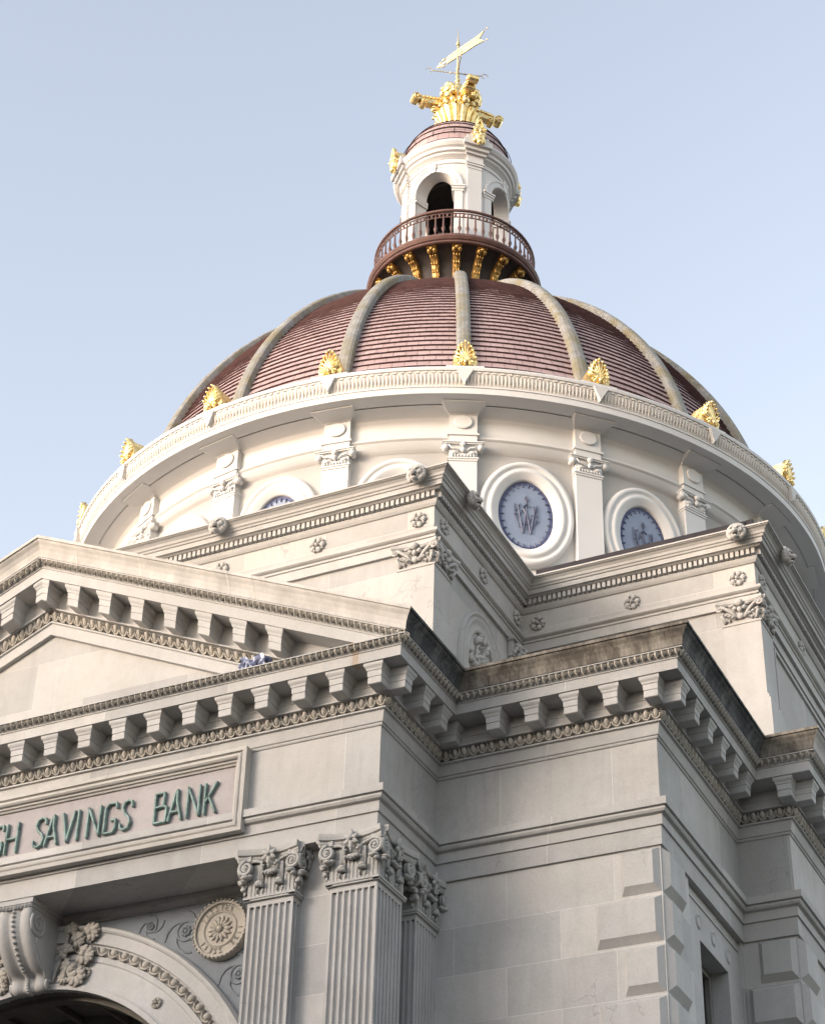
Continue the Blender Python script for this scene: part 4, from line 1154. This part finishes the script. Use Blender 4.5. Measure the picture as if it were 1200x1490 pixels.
ba = MB(); ba.add(tube([(0, -RR, z) for z in (29.05, 29.12, 29.2, 29.26, 29.30, 29.35, 29.59, 29.69)], [.02, .018, .016, .036, .040, .022, .016, .014], 6), None, 0, True)
b0 = ba.build('baluster', m_brown, balc)
for i in range(1, 64): dup(b0, balc, None, 2*pi*i/64)
bk = MB()
sec = [(1.24, 27.6, .05), (1.26, 28.0, .075), (1.29, 28.28, .085), (1.335, 28.47, .085), (1.41, 28.62, .09), (1.52, 28.73, .092), (1.60, 28.77, .092)]
rs = [[(-w, -r+.13, z+.07), (-w*.8, -r, z), (0, -r-.015, z-.012), (w*.8, -r, z), (w, -r+.13, z+.07)] for r, z, w in sec]
bk.add(rings(rs, False, False, True))
for i, (r, z, w) in enumerate(sec[1:-1]):
    for q in (-1, 0, 1): bk.add(ell((q*w*.55, -r-.008, z), (w*.26, .03, .075), 7, 5), None, 0, True)
for x in (-.055, .055): bk.add(ell((x, -1.61, 28.755), (.05, .07, .06), 9, 6), None, 0, True)
bk.add(ell((0, -1.66, 28.775), (.045, .045, .045), 8, 6), None, 0, True); bk.add(box(-.105, .105, -1.69, -1.52, 28.80, 28.838))
k0 = bk.build('gilded_bracket', m_shadegold, balc, (0, 0, 0), AZ[0])
for k in range(1, NB): dup(k0, balc, None, AZ[k])

# ------------------------------------------------------------------ lantern
RO_, RI_ = 1.10, .82; HA = radians(23.5); ZS = 31.0; HR = RO_*HA
lw = MB(); ST = 240
def hole(a):          # opening height at azimuth a (None where the wall is solid)
    d = (a + pi/4) % (pi/2) - pi/4
    if abs(d) >= HA: return None
    return ZS + sqrt(max(0, HR*HR - (RO_*d)**2))
ZW0, ZW1 = 29.05, 31.80
for j in range(ST):
    a0, a1 = 2*pi*j/ST, 2*pi*(j+1)/ST; am = (a0+a1)/2
    h = hole(am)
    za, zb = (hole(a0) or ZS, hole(a1) or ZS) if h else (ZW0, ZW0)
    for r in (RO_, RI_):
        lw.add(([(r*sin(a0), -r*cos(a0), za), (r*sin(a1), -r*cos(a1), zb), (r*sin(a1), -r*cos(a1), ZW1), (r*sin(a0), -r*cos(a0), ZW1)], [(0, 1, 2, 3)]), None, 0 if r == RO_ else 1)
    if h:
        lw.add(([(RO_*sin(a0), -RO_*cos(a0), za), (RO_*sin(a1), -RO_*cos(a1), zb), (RI_*sin(a1), -RI_*cos(a1), zb), (RI_*sin(a0), -RI_*cos(a0), za)], [(0, 1, 2, 3)]))
for q in range(4):
    for sg in (-1, 1):
        a = q*pi/2 + sg*HA
        lw.add(([(RO_*sin(a), -RO_*cos(a), ZW0), (RI_*sin(a), -RI_*cos(a), ZW0), (RI_*sin(a), -RI_*cos(a), ZS), (RO_*sin(a), -RO_*cos(a), ZS)], [(0, 1, 2, 3)]))
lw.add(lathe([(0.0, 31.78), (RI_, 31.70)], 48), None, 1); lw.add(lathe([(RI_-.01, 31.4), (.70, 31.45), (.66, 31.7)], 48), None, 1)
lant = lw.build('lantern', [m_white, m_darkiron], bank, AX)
la = lambda s, o, z: ((RO_+o)*sin(s/RO_), -(RO_+o)*cos(s/RO_), z)
am_ = MB(); rs = []
for r, o in ((HR-.005, .0), (HR-.005, .035), (HR+.05, .045), (HR+.055, .03), (HR+.11, .03), (HR+.12, .05), (HR+.165, .055), (HR+.175, 0)):
    rs.append([la(r*cos(pi*i/32), o, ZS+r*sin(pi*i/32)) for i in range(33)])
am_.add(rings(rs, False, False, False))
for sg in (-1, 1):
    s0, s1 = sorted((sg*(HR-.03), sg*(HR+.175)))
    for z0, z1, e in ((30.84, 30.90, .045), (30.90, 30.955, .065), (30.955, 31.0, .085)):
        am_.add(box(s0-e*.4, s1+e*.4, -e, .29, z0, z1), lambda s, y, z: la(s, -y, z))
    am_.add(box(min(sg*HR, sg*(HR+.17)), max(sg*HR, sg*(HR+.17)), -.03, .02, 29.06, 30.84), lambda s, y, z: la(s, -y, z))
am_.add(rings([[la(s, o, z) for s, o in ((-w, 0), (w, 0), (w, p), (-w, p))] for z, w, p in ((ZS+HR-.02, .055, .06), (ZS+HR+.13, .075, .075), (ZS+HR+.16, .085, .095), (ZS+HR+.20, .095, .10))]))
ar0 = am_.build('arch_surround', m_white, lant)
for q in range(1, 4): dup(ar0, lant, None, q*pi/2)
pr_m = MB(); lb = lambda s, y, z: la(s, -y, z)
for w, p, z0, z1 in ((.15, .06, 29.05, 31.52), (.165, .075, 31.52, 31.55), (.15, .06, 31.55, 31.60), (.175, .09, 31.60, 31.65), (.19, .11, 31.65, 31.69), (.165, .10, 31.69, 31.86), (.20, .17, 31.86, 31.93), (.225, .24, 31.93, 32.02), (.25, .31, 32.02, 32.17), (.20, .27, 32.17, 32.30), (.14, .20, 32.30, 32.40)):
    pr_m.add(box(-w, w, -p, .3, z0, z1), lb)
lp0 = pr_m.build('lantern_pier', m_white, lant, (0, 0, 0), pi/4)
mk = MB(); pal(mk, .72, .40, 0, .12)
for v_ in range(len(mk.v)): x_, y_, z_ = mk.v[v_]; mk.v[v_] = (x_*.55, y_-1.40, z_*.9+32.32)
mk.add(ell((0, -1.42, 32.20), (.115, .10, .15), 10, 7), None, 0, True); mk.add(ell((0, -1.44, 32.05), (.07, .07, .07), 8, 6), None, 0, True); mk.add(ell((0, -1.50, 32.22), (.035, .05, .05), 8, 5), None, 0, True)
for sg in (-1, 1): mk.add(ell((sg*.09, -1.42, 32.30), (.05, .07, .06), 8, 5), None, 0, True); mk.add(ell((sg*.10, -1.40, 32.13), (.045, .05, .07), 8, 5), None, 0, True)
mk.add(box(-.10, .10, -1.38, -1.10, 32.30, 32.52))
mk.build('gilded_mask', m_gold, lp0)
for q in range(1, 4): dup(lp0, lant, None, pi/4+q*pi/2)
lc = MB()
lc.add(lathe([(1.10, 31.66), (1.125, 31.665), (1.125, 31.69), (1.105, 31.70), (1.105, 31.80), (1.12, 31.80), (1.14, 31.82), (1.20, 31.86), (1.21, 31.90), (1.26, 31.92), (1.265, 31.99), (1.31, 32.02), (1.355, 32.09), (1.355, 32.13), (1.25, 32.15), (1.23, 32.16), (1.23, 32.26), (1.20, 32.275), (1.20, 32.31), (1.10, 32.32)], 120))
lc.build('lantern_cornice', m_white, lant)
ct_ = MB(); NQ = 8
def rcap(t): return 1.185*cos(t*1.30)**.9 if t < 1 else .3
def zcap(t): return 32.315 + 1.06*sin(t*pi/2)
for c in range(NQ):
    t0, t1 = c/NQ, (c+1)/NQ; r0, z0, r1, z1 = rcap(t0), zcap(t0), rcap(t1), zcap(t1)
    for j in range(64):
        a0, a1 = 2*pi*j/64, 2*pi*(j+1)/64
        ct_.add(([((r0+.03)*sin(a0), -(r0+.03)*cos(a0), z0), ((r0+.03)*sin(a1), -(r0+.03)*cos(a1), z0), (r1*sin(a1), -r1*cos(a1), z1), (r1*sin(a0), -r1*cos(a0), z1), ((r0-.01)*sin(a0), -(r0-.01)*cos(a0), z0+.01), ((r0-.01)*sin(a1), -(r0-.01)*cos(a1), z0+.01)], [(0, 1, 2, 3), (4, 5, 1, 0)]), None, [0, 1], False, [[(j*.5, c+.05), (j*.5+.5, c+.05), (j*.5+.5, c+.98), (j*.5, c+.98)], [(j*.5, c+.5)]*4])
ct_.build('lantern_cap', [m_tile, m_tileshade], lant)
hp = MB(); hp.add(ring(1.21, 32.62, .008, 4)); 
for j in range(16): a = 2*pi*j/16; hp.add(tube([(1.16*sin(a), -1.16*cos(a), 32.40), (1.21*sin(a), -1.21*cos(a), 32.62)], .007, 4))
hp.build('lightning_wire', m_darkiron, lant)

# ------------------------------------------------------------------ gilded finial
fi = MB()
fi.add(lathe([(.34, 33.30), (.36, 33.50), (.33, 33.58), (.31, 33.72), (.33, 33.9), (.36, 34.0), (.42, 34.12), (.46, 34.2), (.46, 34.26), (.40, 34.30), (.38, 34.42), (.42, 34.56), (.40, 34.72), (.30, 34.86), (.18, 34.95), (.13, 35.0), (.15, 35.06), (.14, 35.14), (.07, 35.20), (.03, 35.24)], 32), None, 0, True)
for i in range(16):
    a = 2*pi*i/16
    fi.add(tube([(.32*sin(a), -.32*cos(a), 33.62), (.34*sin(a), -.34*cos(a), 33.84), (.37*sin(a), -.37*cos(a), 34.0), (.44*sin(a), -.44*cos(a), 34.16), (.52*sin(a), -.52*cos(a), 34.22), (.53*sin(a), -.53*cos(a), 34.16)], [.05, .055, .06, .06, .05, .03], 6), None, 0, True)
    a += pi/16; fi.add(ell((.42*sin(a), -.42*cos(a), 34.36), (.07, .07, .09), 7, 5), None, 0, True)
for i in range(4):
    a = i*pi/2
    R = Matrix.Rotation(a, 3, 'Z')
    for dx, dz, r in ((0, 34.62, .13), (-.13, 34.55, .08), (.13, 34.55, .08), (0, 34.46, .10), (0, 34.78, .09), (-.09, 34.70, .07), (.09, 34.70, .07)):
        p = R @ Vector((dx, -.46, dz)); fi.add(ell(p, (r, r, r), 8, 6), None, 0, True)
    for q in range(7):
        b = q*2*pi/7; p = R @ Vector((.14*cos(b), -.50, 34.62+.14*sin(b))); fi.add(ell(p, (.055, .055, .055), 6, 4), None, 0, True)
fin = fi.build('gilded_finial', m_gold, bank, AX)
ga = MB()
rs = [[(-w, -r, z+h), (-w, -r, z-h), (w, -r, z-h), (w, -r, z+h)] for r, z, w, h in ((.28, 34.52, .09, .13), (.50, 34.46, .095, .11), (.70, 34.42, .085, .09), (.88, 34.43, .08, .075))]
ga.add(rings(rs))
for r, z, rad in ((.98, 34.43, .10), (.80, 34.335, .075)):
    ga.add(tube([(-.105, -r, z), (.105, -r, z)], rad, 12)); 
    for sg in (-1, 1): ga.add(tube([(sg*.115, -r+rad*.8*(1-t/16)*cos(t*.6), z+rad*.8*(1-t/16)*sin(t*.6)) for t in range(14)], .018, 5), None, 0, True)
for q in range(6):
    for sg in (-1, 1): ga.add(ell((sg*.085, -.40-.08*q, 34.53-.012*q), (.045, .05, .05), 7, 5), None, 0, True)
    ga.add(ell((0, -.40-.08*q, 34.56-.015*q), (.06, .05, .05), 7, 5), None, 0, True)
for z in (34.30, 34.22): ga.add(ell((0, -.52, z), (.07, .10, .06), 8, 5), None, 0, True)
ga0 = ga.build('scroll_arm', m_gold, fin, (0, 0, 0), pi/4)
for q in range(1, 4): dup(ga0, fin, None, pi/4+q*pi/2)

# ------------------------------------------------------------------ weather vane (turns on its own spindle)
vane = bpy.data.objects.new('weathervane', None); COL.objects.link(vane); vane.location = (CX, CY, 35.22)
tag(vane, 'gilt weathervane with a swallow-tailed banner and arrow on top of the gold finial', 'weathervane')
z_ = lambda z: z-35.22
mb = MB(); mb.add(tube([(0, 0, z_(z)) for z in (35.1, 35.4, 35.62, 36.0, 36.5, 37.1)], [.045, .035, .028, .025, .02, .006], 8), None, 0, True)
for z, r in ((35.36, .06), (35.50, .05), (35.62, .055), (35.75, .045), (36.58, .055), (36.67, .035)): mb.add(ell((0, 0, z_(z)), (r, r, r*.8), 8, 6), None, 0, True)
for sg in (-1, 1): mb.add(tube([(sg*.08, 0, z_(35.25)), (sg*.05, 0, z_(35.4)), (0, 0, z_(35.6))], .01, 4))
mb.build('spindle', m_pale, vane)
mb = MB(); l0, l1 = -.62, .92
o2 = [(-.36, .03), (-.32, .13), (.08, .15), (.52, .155), (.79, .19), (.64, .01), (.79, -.15), (.52, -.115), (.08, -.115), (-.32, -.10)]
rs = [[(x, y, z_(36.27)+z) for x, z in o2] for y in (-.012, .012)]
mb.add(rings(rs))
for x, z in ((.79, .19), (.79, -.15)): mb.add(tube([(x-.02, 0, z_(36.27)+z), (x+.08, 0, z_(36.27)+z*1.1)], .008, 4)); mb.add(ell((x+.09, 0, z_(36.27)+z*1.12), (.022, .022, .022), 6, 4))
for z in (.115, -.09): mb.add(tube([(-.28, 0, z_(36.27)+z), (-.44, 0, z_(36.27)+z)], .012, 4)); mb.add(ell((-.44, 0, z_(36.27)+z), (.05, .03, .03), 6, 4))
mb.build('banner', m_pale, vane, (0, 0, 0), radians(-17))
mb = MB(); mb.add(tube([(-.30, 0, z_(36.27)), (-.58, 0, z_(36.27))], .018, 5)); mb.add(rings([[(-.50, -w, z_(36.27)-.08*k), (-.66, 0, z_(36.27)), (-.50, w, z_(36.27)+.08*k), (-.60, 0, z_(36.27))] for w, k in ((.02, 1), (-.02, 1))])); mb.add(([(-.66, 0, z_(36.27)), (-.50, .012, z_(36.27)+.09), (-.53, 0, z_(36.27)), (-.50, -.012, z_(36.27)-.09)], [(0, 1, 2, 3)]))
mb.build('arrow_head', m_gold, vane, (0, 0, 0), radians(-17))
for a, l in ((radians(-57), .58), (radians(123), .55), (radians(33), .50), (radians(213), .50)):
    mb = MB(); d = (sin(a), -cos(a)); zz = z_(35.62)
    mb.add(tube([(0, 0, zz), (d[0]*l, d[1]*l, zz)], .012, 5))
    for k, r in ((l+.07, .07),): mb.add(tube([(d[0]*(k+r*cos(t*.5)), d[1]*(k+r*cos(t*.5)), zz+r*sin(t*.5)) for t in range(10)], .009, 4))
    mb.add(ell((d[0]*.16, d[1]*.16, zz), (.025, .025, .025), 6, 4))
    mb.build('direction_arm', m_pale if l > .56 else simple('tarnished_brass', (.30, .24, .14), .2, 8, .5, .6), vane)

# ------------------------------------------------------------------ crumpled bundle lying on the ledge under the pediment
def bundle():
    t = NT('crumpled_plastic_sheet')
    c = t.ramp(t.noise(6.5, 3, .6), [(.40, (.03, .035, .07)), (.5, (.12, .14, .24)), (.56, (.50, .53, .62)), (.7, (.72, .74, .80))])
    m = t.done(c, .5, 0, .4); mb = MB(); rnd = random.Random(4)
    for q in range(16):
        a = rnd.uniform(0, pi); R = Matrix.Rotation(a, 3, 'Y') @ Matrix.Rotation(rnd.uniform(0, pi), 3, 'X')
        mb.add(ell((rnd.uniform(-.15, .20), rnd.uniform(-.08, .08), rnd.uniform(.04, .13)*(1.2 if q < 9 else .7)), (rnd.uniform(.05, .13), rnd.uniform(.02, .05), rnd.uniform(.03, .07)), 9, 6, R), None, 0, False)
    for q in range(6):
        x0 = rnd.uniform(-.18, .1); mb.add(tube([(x0, -.07, .20), (x0+.05, -.11, .12), (x0+.02+rnd.uniform(0, .12), -.12, .02)], [.012, .018, .01], 4))
    o = mb.build('plastic_bundle', m, None, (-1.42, -.32, 12.79))
    tag(o, 'crumpled white and dark blue bundle lying on the cornice ledge below the pediment', 'bundle')
bundle()
